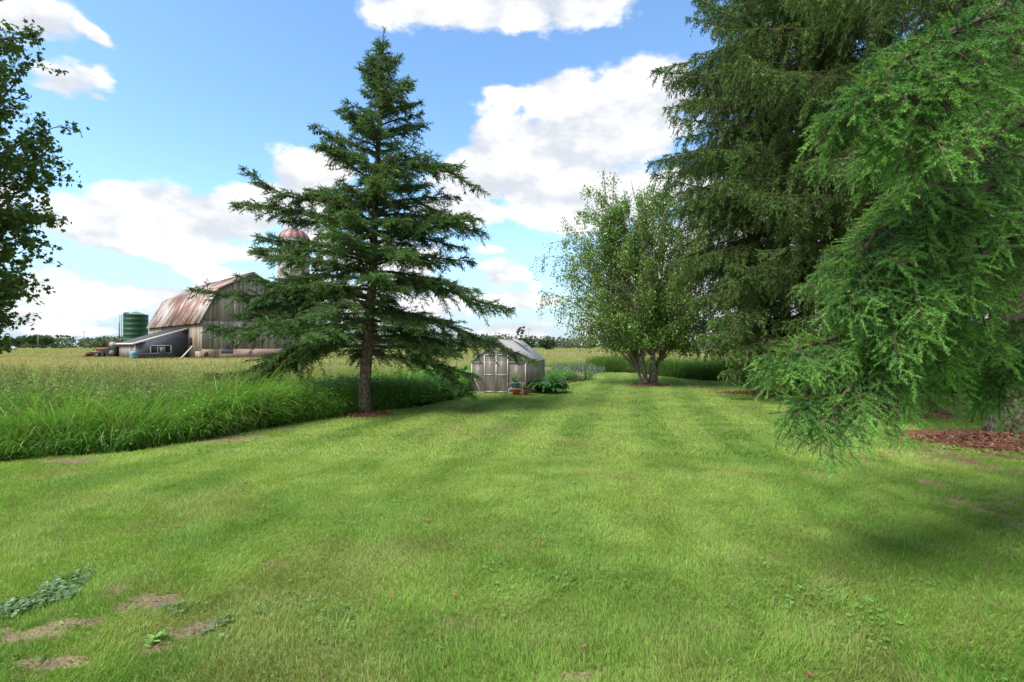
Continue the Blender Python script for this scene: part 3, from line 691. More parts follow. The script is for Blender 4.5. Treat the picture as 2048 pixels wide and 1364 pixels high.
# ------------------------------------------------------------------ drooping Norway spruces along the right
def norway(cx,cy,H,r0,reach,label,n,needle,zmin=1.6,droop=1.0,sp2=.16,sp3=.075,seed=1,azr=None,hero=(),cdark=(.040,.095,.022),clight=(.150,.275,.060),conez=None,L2max=1.25,L2k=.27,zmax=None,brown=.20,bare=.28,tipc=.35,tipl=.16,dl=1.0,dead=500,wide=None,d2=.62,onb=0,phi=(38,62),sh=(.09,.17)):
    global rng; rng=np.random.default_rng(seed)
    root=empty('spruce_tree',(0,0,0),0,label,'spruce tree','row of drooping spruces along the right of the lawn')
    b0=np.array((cx,cy)); top=b0+rng.normal(0,.25,2)
    gt=G(); trunk_geo(gt,b0,top,H,r0,40,1.22,22,.05)
    axis=lambda z: np.stack([b0[0]+(top[0]-b0[0])*z/H,b0[1]+(top[1]-b0[1])*z/H,z],-1)
    zmax=zmax or H*.97
    z=zmin+(zmax-zmin)*((np.arange(n)+rng.random(n))/n)
    az=(np.arange(n)*2.399+rng.normal(0,.35,n))%(2*pi)
    if azr is not None: # keep the sides that can be seen, thin the far side
        d=np.abs((az-azr+pi)%(2*pi)-pi); kp=(d<1.75)|(rng.random(n)<.25); z,az=z[kp],az[kp]; n=len(z)
    L=np.interp(z-.8,reach[0],reach[1])*rng.choice([1.02,.92,.78,.55],n,p=[.38,.3,.2,.12])
    k=z/H
    e0=np.interp(k,[.05,.3,.6,1],[-4,6,16,50])+rng.normal(0,7,n); e1=np.interp(k,[.05,.3,.6,1],[-34,-30,-20,20])+rng.normal(0,7,n)
    P=bough_lines(z,az,L,e0,e1,axis,12,26,.22)
    if len(hero):
        P=np.concatenate([P,np.array([resample(h,12) for h in hero])]); L=np.concatenate([L,[np.linalg.norm(np.array(h[0])-np.array(h[-1])) for h in hero]])
    K=P.shape[1]; s=np.linspace(0,1,K)
    gw=G(); gw.tubes(P,(.009+.0062*L)[:,None]*(1-.85*s)[None]+.003,6,np.array((.13,.095,.075))*rng.uniform(.7,1.25,(len(P),1)),cap=False)
    gf=G(); nn,nl,nw=needle
    Q,bi,t,P3,D3,tb=foliage(gw,gf,P,L,sp2,sp3,L2k,.15,L2max,d2*droop,nn,nl,nw,sh,cdark,clight,t0=.07 if bare>.1 else .03,bare=bare,side_up=-.32,brown=brown,r2=.006,wide=wide,spread=.26,onb=onb,phi=phi,tipc=tipc,tipl=tipl)
    # dead, hanging inner twigs
    nd=dead; bb=rng.integers(0,len(P),nd); tt=rng.uniform(.1,.7,nd); p,T=along(P,bb,tt); l=rng.uniform(.2,.9,nd)*dl
    D=norm(T*rng.uniform(-.3,.9,(nd,1))+rng.normal(0,.45,(nd,3))+[0,0,-.7]); s5=np.linspace(0,1,6)
    Pd=p[:,None]+D[:,None]*(s5[None,:,None]*l[:,None,None]); Pd[:,:,2]-=.35*l[:,None]*s5[None]**2; Pd+=np.cumsum(rng.normal(0,.018,(nd,6,3)),1)
    gw.tubes(Pd,np.full((nd,6),.0055)*np.linspace(1,.35,6)[None],3,np.array((.30,.25,.20))*rng.uniform(.55,1.3,(nd,1)))
    gt.build('trunk',M_bark,root,True); gw.build('branches',M_twig,root); gf.build('crown',M_needle,root)
    if conez:
        gc=G(); pk=(P3[:,2]>conez)&(tb>.5)&(rng.random(len(P3))<.03*(fbm(P3[:,0]+P3[:,1],P3[:,2],1.3,2)>.52)*2); cones(gc,P3[pk],0,.13); gc.build('cones',M_twig,root,kind='stuff')
    return root
H4=[[(10.5,17.6,z0),tuple(at((px+1620)/2,py-dy,(Y+17.6)/2)),tuple(at(px,py,Y))] for z0,px,py,Y,dy in ((4.4,1385,600,17.2,30),(3.4,1400,672,16.8,20),(2.6,1445,745,16.0,35),(6.5,1330,432,17.5,40),(8.3,1297,325,17.5,30),(3.0,1462,705,15.6,30),(2.6,1505,742,14.8,30),(5.4,1370,520,17.3,30),(9.8,1330,215,17.3,20),(3.9,1420,640,15.6,30),(4.8,1440,560,15.8,30))]
H5=[[(12,21.9,z0),tuple(at((px+1570)/2,py-25,(Y+21.9)/2)),tuple(at(px,py,Y))] for z0,px,py,Y in ((4.6,1395,590,21),(3.6,1385,655,21.3),(2.9,1430,705,20.6),(5.6,1375,520,21))]
norway(12.0,21.9,22,.24,([0,2,4,8,12,17,22],[3.2,4.0,4.6,5.4,5.2,3.6,.4]),'farthest spruce of the right-hand row with a slim bare lower trunk',150,(10,.066,.021),2.2,1.0,.16,.085,21,pi*1.15,zmax=20,hero=H5,onb=.07,d2=.68,conez=9,dead=350)
norway(10.5,17.6,21,.25,([0,2,4,6,8,12,15,21],[3.0,3.7,4.6,5.4,5.9,4.9,4.2,.5]),'tall spruce in the middle of the right-hand row, its left boughs before the sky',178,(11,.06,.018),2.0,1.0,.14,.075,22,pi*1.1,zmax=18,hero=H4,onb=.06,d2=.68,conez=8,dead=600)
norway(10.6,14.2,19,.34,([0,2,4,8,12,19],[3.4,4.1,4.5,4.9,4.4,.5]),'spruce with the grey flared trunk on a round mulch bed',132,(12,.052,.015),2.2,1.1,.125,.068,23,pi*1.1,zmax=14,onb=.055,d2=.75,conez=9,dead=700)
norway(9.85,9.85,18,.40,([0,2,4,8,12,18],[3.0,3.7,4.0,4.2,3.6,.4]),'big mossy trunked spruce at the right edge of the photo',88,(17,.038,.010),2.5,1.15,.10,.058,24,pi*1.1,zmax=11.5,onb=.04,d2=.75,dead=600)
A=at
HER=[[(6.4,4.7,2.35),A(2048,632,4.3),A(1900,655,4.1),A(1840,664,4.0),A(1770,664,3.9),A(1670,675,3.8),A(1565,705,3.7)],
     [A(1850,664,4.0),A(1790,700,3.8),A(1720,750,3.6),A(1640,850,3.4)],
     [(6.4,4.7,5.3),A(2090,-60,3.9),A(1980,30,3.4),A(1880,70,3.2),A(1790,130,3.05),A(1700,205,2.95)],
     [(6.4,4.7,4.0),A(2060,240,4.1),A(1920,335,3.8),A(1810,405,3.6),A(1735,490,3.5),A(1700,570,3.5)],
     [(6.4,4.7,3.6),A(2070,330,4.0),A(1960,390,3.7),A(1860,480,3.5),A(1790,570,3.4),A(1760,640,3.4)],
     [(6.4,4.7,3.1),A(2080,450,4.2),A(1980,500,4.0),A(1890,560,3.8),A(1850,640,3.8)],
     [(6.4,4.7,2.3),A(2090,665,4.8),A(2000,690,4.7),A(1900,715,4.6),A(1845,770,4.6)],
     [(6.4,4.7,2.2),A(2100,700,4.3),A(2040,720,4.2),A(1985,765,4.2)],
     [(6.4,4.7,4.9),A(2080,110,4.3),A(1950,170,4.2),A(1830,240,4.1),A(1740,300,4.1)],
     [(6.4,4.7,4.4),A(2080,180,5.0),A(1960,240,4.9),A(1850,330,4.8),A(1770,400,4.8),A(1720,470,4.8)]]
HER+=[[A(1760,664,3.95),A(1700,720,3.75),A(1650,790,3.65),A(1590,800,3.6)],
     [A(1790,700,3.8),A(1760,760,3.6),A(1740,830,3.5)],
     [A(1900,335,3.8),A(1840,420,3.55),A(1810,520,3.4),A(1800,600,3.35)],
     [A(1980,30,3.4),A(1900,150,3.1),A(1850,230,3.0),A(1840,320,3.0)]]
HER=[[np.array(p,float) for p in h] for h in HER]
norway(6.5,4.8,14,.30,([0,2,4,6,9,14],[2.6,3.0,3.0,2.8,2.2,.3]),'nearest spruce, its long bright green boughs reaching in from the right edge',9,(72,.0235,.0044),3.6,1.0,.094,.047,25,pi*.95,hero=HER,zmax=8.5,L2max=.46,L2k=.15,sh=(.10,.18),cdark=(.028,.100,.030),clight=(.185,.39,.078),brown=.03,bare=.05,dead=110,dl=.45,tipl=.25,tipc=.8,wide=9,d2=.40,onb=.022,phi=(46,78))

# ------------------------------------------------------------------ broad-leaved trees
def leaf_quads(g, P, size, col, hang=.5, lobed=False):
    n=len(P); D=norm(rng.normal(0,1,(n,3))+[0,0,-hang*2]); S_=norm(np.cross(D,rng.normal(0,1,(n,3))))
    L=size*rng.uniform(.65,1.25,n)[:,None]
    if not lobed:
        V=np.stack([P,P+D*L*.42-S_*L*.36,P+D*L,P+D*L*.42+S_*L*.36],1); i=np.arange(n)[:,None]*4
        T=np.concatenate([i+np.array([[0,1,2]]),i+np.array([[0,2,3]])]); g.add(V.reshape(-1,3),T=T,col=np.repeat(col,4,0)); return
    o=[(0,0),(.10,-.45),(.38,-.22),(.55,-.52),(.62,-.16),(1,0),(.62,.16),(.55,.52),(.38,.22),(.10,.45)]
    N_=np.cross(D,S_)
    V=np.stack([P+D*L*a+S_*L*c+N_*L*(-.25*abs(c)) for a,c in o],1); k=len(o); i=np.arange(n)[:,None]*k
    T=np.concatenate([i+np.array([[0,j,j+1]]) for j in range(1,k-1)]); g.add(V.reshape(-1,3),T=T,col=np.repeat(col,k,0))

def birch():
    global rng; rng=np.random.default_rng(41)
    bx,by=6.05,22.4; root=empty('birch_tree',(0,0,0),0,'weeping birch with several white stems on the lawn','birch tree')
    gt=G(); gw=G(); gf=G()
    stems=[[(-.35,0,0),(-.5,.05,1.2),(-.35,.0,2.6),(-.1,.1,4.5),(-.4,.2,7.0),(-.9,.1,9.3)],
           [(.1,0,0),(.05,-.1,1.3),(-.05,-.1,2.6),(-.5,-.2,4.6),(-1.2,-.3,6.6),(-1.9,-.2,8.6)],
           [(.3,.05,0),(.35,.1,.9),(.95,.2,1.9),(1.5,.3,3.6),(1.8,.3,6.0),(2.0,.4,8.6)],
           [(0,.2,0),(.2,.35,1.6),(.5,.5,3.8),(.8,.7,6.5),(1.0,.6,9.2)],
           [(-.6,.1,0),(-.75,.2,.6),(-.8,.3,1.4),(-1.5,.4,3.2),(-2.5,.4,5.2)]]
    rad=[.11,.125,.10,.09,.07]; SP=[]
    for st,r in zip(stems,rad):
        p=resample(np.array([(a*(.62+.38*min(1,c/2.5)),b_,c) for a,b_,c in st])+[bx+.2,by,0],26); SP.append(p); rr=r*np.linspace(1,.12,26)**.8; rr[:3]*=[1.4,1.15,1.05]
        gt.tubes(p,rr,12)
    SP=np.array(SP)
    # limbs aimed at points through the crown
    n=330; u=norm(rng.normal(0,1,(n,3))*[1,1,1.1]); rr=rng.uniform(.2,1.0,n)**.6
    tgt=np.array((bx-.3,by,5.3))+u*rr[:,None]*np.array((4.5,3.9,4.3)); tgt[:,2]+=.2*rng.normal(size=n)
    extra=np.array([(-4.6,0,6.3),(-5.0,.2,5.7),(-4.8,.3,4.2),(-4.9,-.3,3.6),(-3.9,-.4,3.9),(-4.1,.2,3.3),(-3.6,.3,7.7),(-1.9,0,9.6),(.9,0,9.5),(2.4,.1,9.2),(-3.1,-.2,2.6),(3.7,.2,7.5)])+[bx,by,0]
    tgt=np.vstack([tgt,extra]); n=len(tgt)
    si=rng.integers(0,5,n); far_=np.abs(tgt[:,None,:2]-SP[:,15,:2][None]).sum(-1); si=np.where(rng.random(n)<.6,far_.argmin(1),si)
    t0=np.clip((tgt[:,2]-.8)/9.0*rng.uniform(.72,1.0,n),.2,.95); p0,T0=along(SP,si,t0)
    s=np.linspace(0,1,9); mid=p0*.45+tgt*.55+np.array((0,0,.62))*np.linalg.norm((tgt-p0)[:,:2],axis=1)[:,None]*.55
    B=(1-s)[None,:,None]**2*p0[:,None]+2*(s*(1-s))[None,:,None]*mid[:,None]+(s**2)[None,:,None]*tgt[:,None]
    B+=np.cumsum(rng.normal(0,.03,B.shape),1)*np.minimum(1,s*3)[None,:,None]
    L=np.linalg.norm(tgt-p0,axis=1)
    gw.tubes(B,(.006+.006*L)[:,None]*(1-.8*s)[None],5,np.array((.30,.26,.21))*rng.uniform(.5,1.3,(n,1)))
    # hanging strands
    m=17; bi=np.repeat(np.arange(n),m); t=rng.uniform(.25,1,len(bi))**.8; p,T=along(B,bi,t)
    out=norm(p-np.array((bx,by,5))+1e-6); out[:,2]=0
    l=rng.uniform(.25,1.05,len(bi))*(1.1-.35*(p[:,2]>7.5)); l=np.minimum(l,p[:,2]-1.25); ok=l>.15; bi,p,T,out,l=bi[ok],p[ok],T[ok],out[ok],l[ok]
    s6=np.linspace(0,1,6); D=norm(T*.5+out*.4+rng.normal(0,.4,p.shape))
    Sd=p[:,None]+D[:,None]*((s6*(1-.5*s6))[None,:,None]*(.5*l)[:,None,None]); Sd[:,:,2]-=(s6[None]**1.5)*l[:,None]*.9
    gw.tubes(Sd,np.full((len(Sd),6),.005),3,np.array((.13,.10,.07))*rng.uniform(.6,1.3,(len(Sd),1)))
    k=17; li=np.repeat(np.arange(len(Sd)),k); tt=rng.random(len(li)); P,_=along(Sd,li,tt); P=P+rng.normal(0,.10,P.shape)
    cl_=fbm(P[:,0]+P[:,1]*.5,P[:,2]*.8+P[:,1]*.3,.75,2,3.); P=P[rng.random(len(P))<.50+1.2*sst(cl_,.3,.6)]; P=P[P[:,2]>1.15+.5*(np.abs(P[:,0]-bx-.2)<1.2)]; n=len(P)
    m_=np.clip(.35+.9*(fbm(P[:,0]+P[:,1]*.7,P[:,2],1.1,3)-.5)+rng.normal(0,.2,n),0,1)[:,None]
    c=np.array((.075,.17,.03))*(1-m_)+np.array((.25,.43,.085))*m_
    leaf_quads(gf,P,.094,c,.5)
    gt.build('trunk',M_birch,root,True); gw.build('branches',M_twig,root); gf.build('crown',M_leaf,root)
birch()

def maple():
    global rng; rng=np.random.default_rng(43)
    bx,by=-14.0,11.0; root=empty('maple_tree',(0,0,0),0,'broad leaved maple whose crown fills the left edge of the photo','maple tree')
    gt=G(); gw=G(); gf=G()
    tr=resample([(bx,by,-.05),(bx+.1,by,2),(bx,by+.1,5),(bx+.2,by,8.5),(bx,by,11.5)],20); gt.tubes(tr,np.linspace(.30,.05,20)*np.r_[1.35,1.1,np.ones(18)],14)
    n=190; u=norm(rng.normal(0,1,(n,3))); u[:,0]=np.where(rng.random(n)<.55,np.abs(u[:,0]),u[:,0])
    rr=rng.uniform(.5,1.0,n)**.5; prof=np.array((3.05,3.0,6.0)); tgt=np.array((bx,by,6.6))+u*rr[:,None]*prof
    tgt=tgt[tgt[:,2]>1.9]; n=len(tgt)
    t0=np.clip((tgt[:,2]-1.5)/11*rng.uniform(.5,.9,n),.15,.95); SPm=tr[None]; p0,_=along(SPm,np.zeros(n,int),t0)
    s=np.linspace(0,1,8); mid=(p0+tgt)/2+[0,0,.6]
    B=(1-s)[None,:,None]**2*p0[:,None]+2*(s*(1-s))[None,:,None]*mid[:,None]+(s**2)[None,:,None]*tgt[:,None]; B+=np.cumsum(rng.normal(0,.04,B.shape),1)
    L=np.linalg.norm(tgt-p0,axis=1); gw.tubes(B,(.008+.008*L)[:,None]*(1-.8*s)[None],5,np.array((.16,.13,.10))*rng.uniform(.6,1.2,(n,1)))
    m=13; bi=np.repeat(np.arange(n),m); p,T=along(B,bi,rng.uniform(.3,1,len(bi))**.7); l=rng.uniform(.25,.8,len(bi))
    D=norm(T*.8+rng.normal(0,.7,p.shape)+[0,0,-.05]); s5=np.linspace(0,1,5); Sd=p[:,None]+D[:,None]*(s5[None,:,None]*l[:,None,None]); Sd[:,:,2]-=.2*l[:,None]*s5[None]**2
    gw.tubes(Sd,np.full((len(Sd),5),.005),3,np.array((.13,.10,.07))*rng.uniform(.6,1.3,(len(Sd),1)))
    k=17; li=np.repeat(np.arange(len(Sd)),k); P,_=along(Sd,li,rng.random(len(li))**.6); P+=rng.normal(0,.06,P.shape); n=len(P)
    m_=np.clip(.3+.8*(fbm(P[:,1],P[:,2],1.0,3)-.5)+rng.normal(0,.22,n),0,1)[:,None]
    c=np.array((.06,.12,.03))*(1-m_)+np.array((.20,.31,.07))*m_
    leaf_quads(gf,P,.115,c,.35,True)
    gt.build('trunk',M_bark,root,True); gw.build('branches',M_twig,root); gf.build('crown',M_leaf,root)
maple()
# ------------------------------------------------------------------ barn, in its own frame: x along the gable wall, y along the eave wall (back), origin at the near corner
rng=np.random.default_rng(77)
TH=R(47); C0=np.array((-39.7,64.0)); ux=np.array((cos(TH),sin(TH))); vy=np.array((-sin(TH),cos(TH)))
def plank_wall(g, u, z0f, z1f, L, wd, base, cols, depth=.03):
    """vertical boards from 0..L; z0f,z1f give bottom/top heights"""
    x=0.0
    while x<L-.01:
        w=min(wd*rng.uniform(.8,1.15),L-x); a,b_=x+.008,x+w-.008; d=rng.uniform(-.012,.012); t=rng.integers(0,len(cols)); c=np.array(cols[t])*rng.uniform(.75,1.25)
        n_=np.array((-u[1],u[0],0))
        P=[np.array((*(base[:2]+u*a),z0f(a)+rng.uniform(-.03,.03))),np.array((*(base[:2]+u*b_),z0f(b_))),np.array((*(base[:2]+u*b_),z1f(b_))),np.array((*(base[:2]+u*a),z1f(a)))]
        P=[p+n_*d for p in P]; mid=x+w/2
        g.prism(P,n_*depth,col=c); x+=w
m,b=new_mat('weathered_boards'); tc=b.n('ShaderNodeTexCoord').outputs['Object']; a=b.n('ShaderNodeVertexColor'); a.layer_name='Col'
n=b.noise(b.v('MULTIPLY',tc,(7,7,.35)),2.2,7,.65); n2=b.noise(b.v('MULTIPLY',tc,(1,1,.6)),.5,4,.6)
c=b.mix(1.0,a.outputs[0],b.ramp(n,[(.30,.45),(.52,1.0),(.7,1.35)]),'MULTIPLY'); c=b.mix(b.smooth(n2,.45,.75),c,b.mix(1.0,c,(.80,.62,.52),'MULTIPLY'))
M_board=finish(m,b,c,.92,0,n,.5,.03,.15)
m,b=new_mat('rusty_metal_roof'); tc=b.n('ShaderNodeTexCoord').outputs['Object']
tx,ty,tz=b.sep(tc)
st=b.noise(b.v('MULTIPLY',tc,(.28,2.1,.28)),1.0,7,.7); st2=b.noise(b.v('MULTIPLY',tc,(.25,.30,.25)),.9,4,.6)
f=b.m('ADD',b.m('MULTIPLY',st,.75),b.m('MULTIPLY',st2,.55))
c=b.ramp(f,[(.53,(.44,.41,.39)),(.62,(.36,.30,.27)),(.67,(.18,.08,.05)),(.80,(.09,.04,.028))])
seam=b.smooth(b.m('ABSOLUTE',b.m('SUBTRACT',b.m('FRACT',b.m('DIVIDE',ty,.82)),.5)),.47,.5); c=b.mix(b.m('MULTIPLY',seam,.5),c,(.08,.05,.04))
M_rust=finish(m,b,c,.62,.25,b.m('SINE',b.m('MULTIPLY',ty,70)),.25,.02)
M_found=noisy('painted_foundation',(.30,.19,.155),(.44,.31,.26),1.3,.9,detail=7,bump=.3)
M_dark=M_plain('dark_opening',(.012,.011,.010),.9)
M_stone=noisy('stained_stone',(.16,.12,.07),(.34,.28,.19),1.7,.9,detail=7,bump=.6,bd=.05)
M_white=M_plain('white_trim',(.66,.66,.64),.5)
M_glassd=M_plain('window_glass',(.02,.03,.03),.08)
M_glassd.node_tree.nodes
grey=[(.25,.235,.225),(.31,.295,.28),(.20,.185,.18),(.27,.25,.235),(.35,.335,.32)]
barn=empty('barn',(C0[0],C0[1],0),TH,'big weathered grey plank barn with a rusty gambrel metal roof','barn')
BW,BL,EZ,KX,KZ,RZ=12.34,28.6,5.28,1.86,9.2,11.7
def roofz(x): x=min(x,BW-x); return EZ+(KZ-EZ)*x/KX if x<KX else KZ+(RZ-KZ)*(x-KX)/(BW/2-KX)
g=G()
plank_wall(g,np.array((1.,0)),lambda x:1.25,lambda x:4.95,BW,.26,np.array((0,0.)),grey)
plank_wall(g,np.array((1.,0)),lambda x:5.03,lambda x:max(5.04,roofz(x)-.05),BW,.26,np.array((0,.06)),grey)
g.box((BW/2,.10,4.99),(BW,.08,.10),col=(.07,.06,.05))
o=g.build('gable_wall',M_board,barn)
g=G(); plank_wall(g,np.array((0,-1.)),lambda x:.15,lambda x:EZ-.02,BL,.27,np.array((0.0,BL)),[(.27,.24,.19),(.33,.30,.25),(.22,.19,.15),(.30,.27,.22)])
o=g.build('eave_wall',M_board,barn)
g=G(); g.prism([(.25,.35,.1),(BW-.05,.35,.1),(BW-.05,.35,EZ),(BW-KX,.35,KZ-.25),(BW/2,.35,RZ-.25),(KX,.35,KZ-.25),(.25,.35,EZ)],(0,BL-.5,0),col=(.1,.09,.08)); g.build('frame_core',M_dark,barn)
g=G(); g.box((BW/2+1.0,.02,.62),(BW-2.0,.22,1.30)); g.build('foundation',M_found,barn)
g=G(); g.box((1.0-.02,.03,.62),(1.96,.2,1.26)); g.box((-.02,1.3,.5),(.2,2.4,1.0)); g.build('stone_base',M_stone,barn)
# roof, four slopes with an overhang
def slope(g,x0,z0,x1,z1):
    dxz=norm(np.array((z0-z1,0,x1-x0))); t=dxz*.05*(1 if dxz[2]>0 else -1)
    g.prism([(x0,-.35,z0),(x1,-.35,z1),(x1,BL+.3,z1),(x0,BL+.3,z0)],t)
for nm,(xa,za,xb,zb) in zip(('lower_roof','upper_roof','upper_roof','lower_roof'),((-.35,EZ-.74+.0,KX,KZ),(KX,KZ,BW/2,RZ),(BW/2,RZ,BW-KX,KZ),(BW-KX,KZ,BW+.35,EZ-.74))):
    g=G(); slope(g,xa,za+.02,xb,zb+.02); g.build(nm,M_rust,barn)
g=G(); g.box((BW/2,BL/2,RZ+.06),(.35,BL+.7,.06)); g.build('ridge_cap',M_rust,barn)
g=G(); g.prism([(-.37,-.37,EZ-.78),(KX,-.37,KZ-.06),(BW/2,-.37,RZ-.08),(BW-KX,-.37,KZ-.06),(BW+.37,-.37,EZ-.78),(BW+.37,-.37,EZ-.64),(BW-KX,-.37,KZ+.10),(BW/2,-.37,RZ+.08),(KX,-.37,KZ+.10),(-.37,-.37,EZ-.64)],(0,.0,0)) if False else None
for (xa,za,xb,zb) in ((-.37,EZ-.76,KX,KZ),(KX,KZ,BW/2,RZ),(BW/2,RZ,BW-KX,KZ),(BW-KX,KZ,BW+.37,EZ-.76)): g.beam((xa,-.33,za-.04),(xb,-.33,zb-.04),.06,.16,col=(.13,.11,.10))
g.build('bargeboard',M_board,barn)
def wallpt(px,py,P0,d):
    """point of the vertical wall P0+d*t seen at px,py -> (t,z)"""
    k=(px-1024)/F; t=(k*P0[1]-P0[0])/(d[0]-k*d[1]); Y=P0[1]+d[1]*t; return t,CH+(HZ-py)/F*Y
t0,za=wallpt(441,698,C0,ux); t1,zb=wallpt(466,707,C0,ux)
g=G(); g.box(((t0+t1)/2,-.10,(za+zb)/2),(t1-t0,.04,za-zb)); wf=g.build('basement_window',M_plain('glass_block',(.13,.15,.18),.25),barn)
g=G()
for k in range(8): g.box((t0+(t1-t0)*(k+.5)/8,-.125,(za+zb)/2),(.05,.03,za-zb),col=(.3,.3,.3))
g.build('mullions',M_plain('block_joint',(.10,.10,.11),.8),wf)
s0,za=wallpt(384,675,C0,vy); s1,zb=wallpt(379,690,C0,vy)
g=G(); g.box((-.02,(s0+s1)/2,(za+zb)/2),(.10,abs(s1-s0)+.25,za-zb)); g.build('doorway',M_dark,barn)
s0,za=wallpt(393,700,C0,ux) if False else (.2,.9)
g=G(); g.box((.45,-.085,.65),(.5,.04,.55)); g.build('basement_window',M_plain('grimy_glass',(.07,.06,.05),.4),barn)
s0,za=wallpt(326,650,C0,vy); g=G(); g.box((-.05,s0,4.0),(.10,.55,1.7)); g.build('hay_door',M_dark,barn)
# lean-to shed against the eave wall
s_,_=wallpt(376.5,700,C0,vy); S0=C0+vy*s_; L_,_=wallpt(272,700,S0,-ux); D_=11.0; zl,zr=2.06,4.1
shed=empty('shed',(S0[0]-ux[0]*L_,S0[1]-ux[1]*L_,0),TH,'blue grey lean-to shed with a white framed window built against the barn','shed')
M_stucco=noisy('blue_grey_stucco',(.075,.082,.112),(.10,.108,.145),1.2,.85,detail=7,bump=.15)
M_shing=noisy('dark_shingles',(.035,.035,.040),(.085,.082,.088),5,.9,detail=6,bump=.4,stretch=(1,2.5,1))
g=G(); g.prism([(0,0,0),(L_,0,0),(L_,0,zr-.08),(0,0,zl-.08)],(0,.2,0)); g.build('front_wall',M_stucco,shed)
g=G(); plank_wall(g,np.array((0,-1.)),lambda x:0,lambda x:zl-.1,D_-.35,.22,np.array((0.,D_)),[(.26,.25,.24),(.33,.31,.29),(.22,.21,.20)]); g.build('side_wall',M_board,shed)
g=G(); g.box((-.06,.18,.98),(.12,.32,1.96)); g.build('corner_board',M_plain('pale_corner',(.42,.40,.40),.6),shed)
g=G(); g.prism([(-.35,-.3,zl-.10),(L_,-.3,zr),(L_,D_+.3,zr),(-.35,D_+.3,zl-.10)],(0,0,.09)); g.build('roof',M_shing,shed)
g=G(); g.beam((-.36,-.33,zl-.09),(L_,-.33,zr+.01),.05,.24); g.beam((-.38,-.33,zl-.10),(-.38,D_+.3,zl-.10),.05,.20); g.build('fascia',M_white,shed)
g=G(); g.box((L_/2+.2,D_/2+.3,1.2),(L_-1,D_-1,1.6)); g.build('inner_core',M_dark,shed)
ta,za=wallpt(301,691,S0-ux*L_,ux); tb,zb=wallpt(342,706.5,S0-ux*L_,ux)
g=G(); w=tb-ta; h=za-zb; cx=(ta+tb)/2; cz=(za+zb)/2
for q in ((cx,cz+h/2,w+.1,.12),(cx,cz-h/2,w+.1,.12),(ta,cz,.12,h),(tb,cz,.12,h),(cx-.35,cz,.06,h),(cx+.42,cz,.06,h)): g.box((q[0],-.03,q[1]),(q[2],.10,q[3]))
wf=g.build('window',M_white,shed); g=G(); g.box((cx,-.015,cz),(w,.04,h)); g.build('pane',M_glassd,wf)
g=G(); g.box((-.02,3.5,1.0),(.10,1.0,1.9)); d_=g.build('door',M_plain('grey_door',(.30,.29,.29),.7),shed)
# leaning pale timber beside the shed
t_,z_=wallpt(386,692,C0,vy); p1=at(386,692,67.0); p0=at(361,716,64.2); p0[2]=0
g=G(); g.beam(p0,p1,.16,.14); tag(g.build('timber_beam',M_plain('pale_timber',(.52,.47,.43),.8)),'pale timber leaning from the grass up to the barn doorway','timber')
# green tank
def tank():
    Y=92; cx,cy=at(271.5,690,Y)[:2]; r=20.5/F*Y; zt=CH+(HZ-638+6)/F*Y
    zt=CH+(HZ-630)/F*Y
    root=empty('storage_silo',(cx,cy,0),0,'short green metal silo with a shallow cone roof left of the barn','silo')
    g=G(); pr=[]
    for z in np.linspace(0,zt,9): pr+= [(r,z),(r+.03,z+.03),(r,z+.06)]
    g.lathe(pr,k=40); g.build('wall',noisy('green_enamel',(.008,.052,.022),(.014,.075,.034),.7,.45,.1,detail=5,bump=.05),root,True)
    g=G(); g.lathe([(r+.08,zt),(r*.6,zt+.28),(.02,zt+.65)],k=40); g.build('roof',noisy('green_roof',(.10,.17,.13),(.16,.24,.19),1,.5,.2),root,True)
    g=G()
    for dxx in (-.22,.22): g.beam((-r-.30,dxx-.8,.5),(-r-.30,dxx-.8,zt),.06,.06)
    for z in np.arange(.7,zt,.4): g.beam((-r-.30,-1.02,z),(-r-.30,-.58,z),.04,.04)
    g.box((-r-.15,-.8,2.6),(.5,.6,.6)); g.build('ladder',M_plain('ladder_steel',(.16,.16,.17),.6,.3),root)
    g=G(); g.lathe([(.0,0),(.5,0),(.55,.15),(.3,.32),(0,.34)],c=(-r*.5,-r*.5,zt+.1),k=16); g.build('hatch',M_plain('hatch_dark',(.05,.05,.05),.7),root,True)
tank()
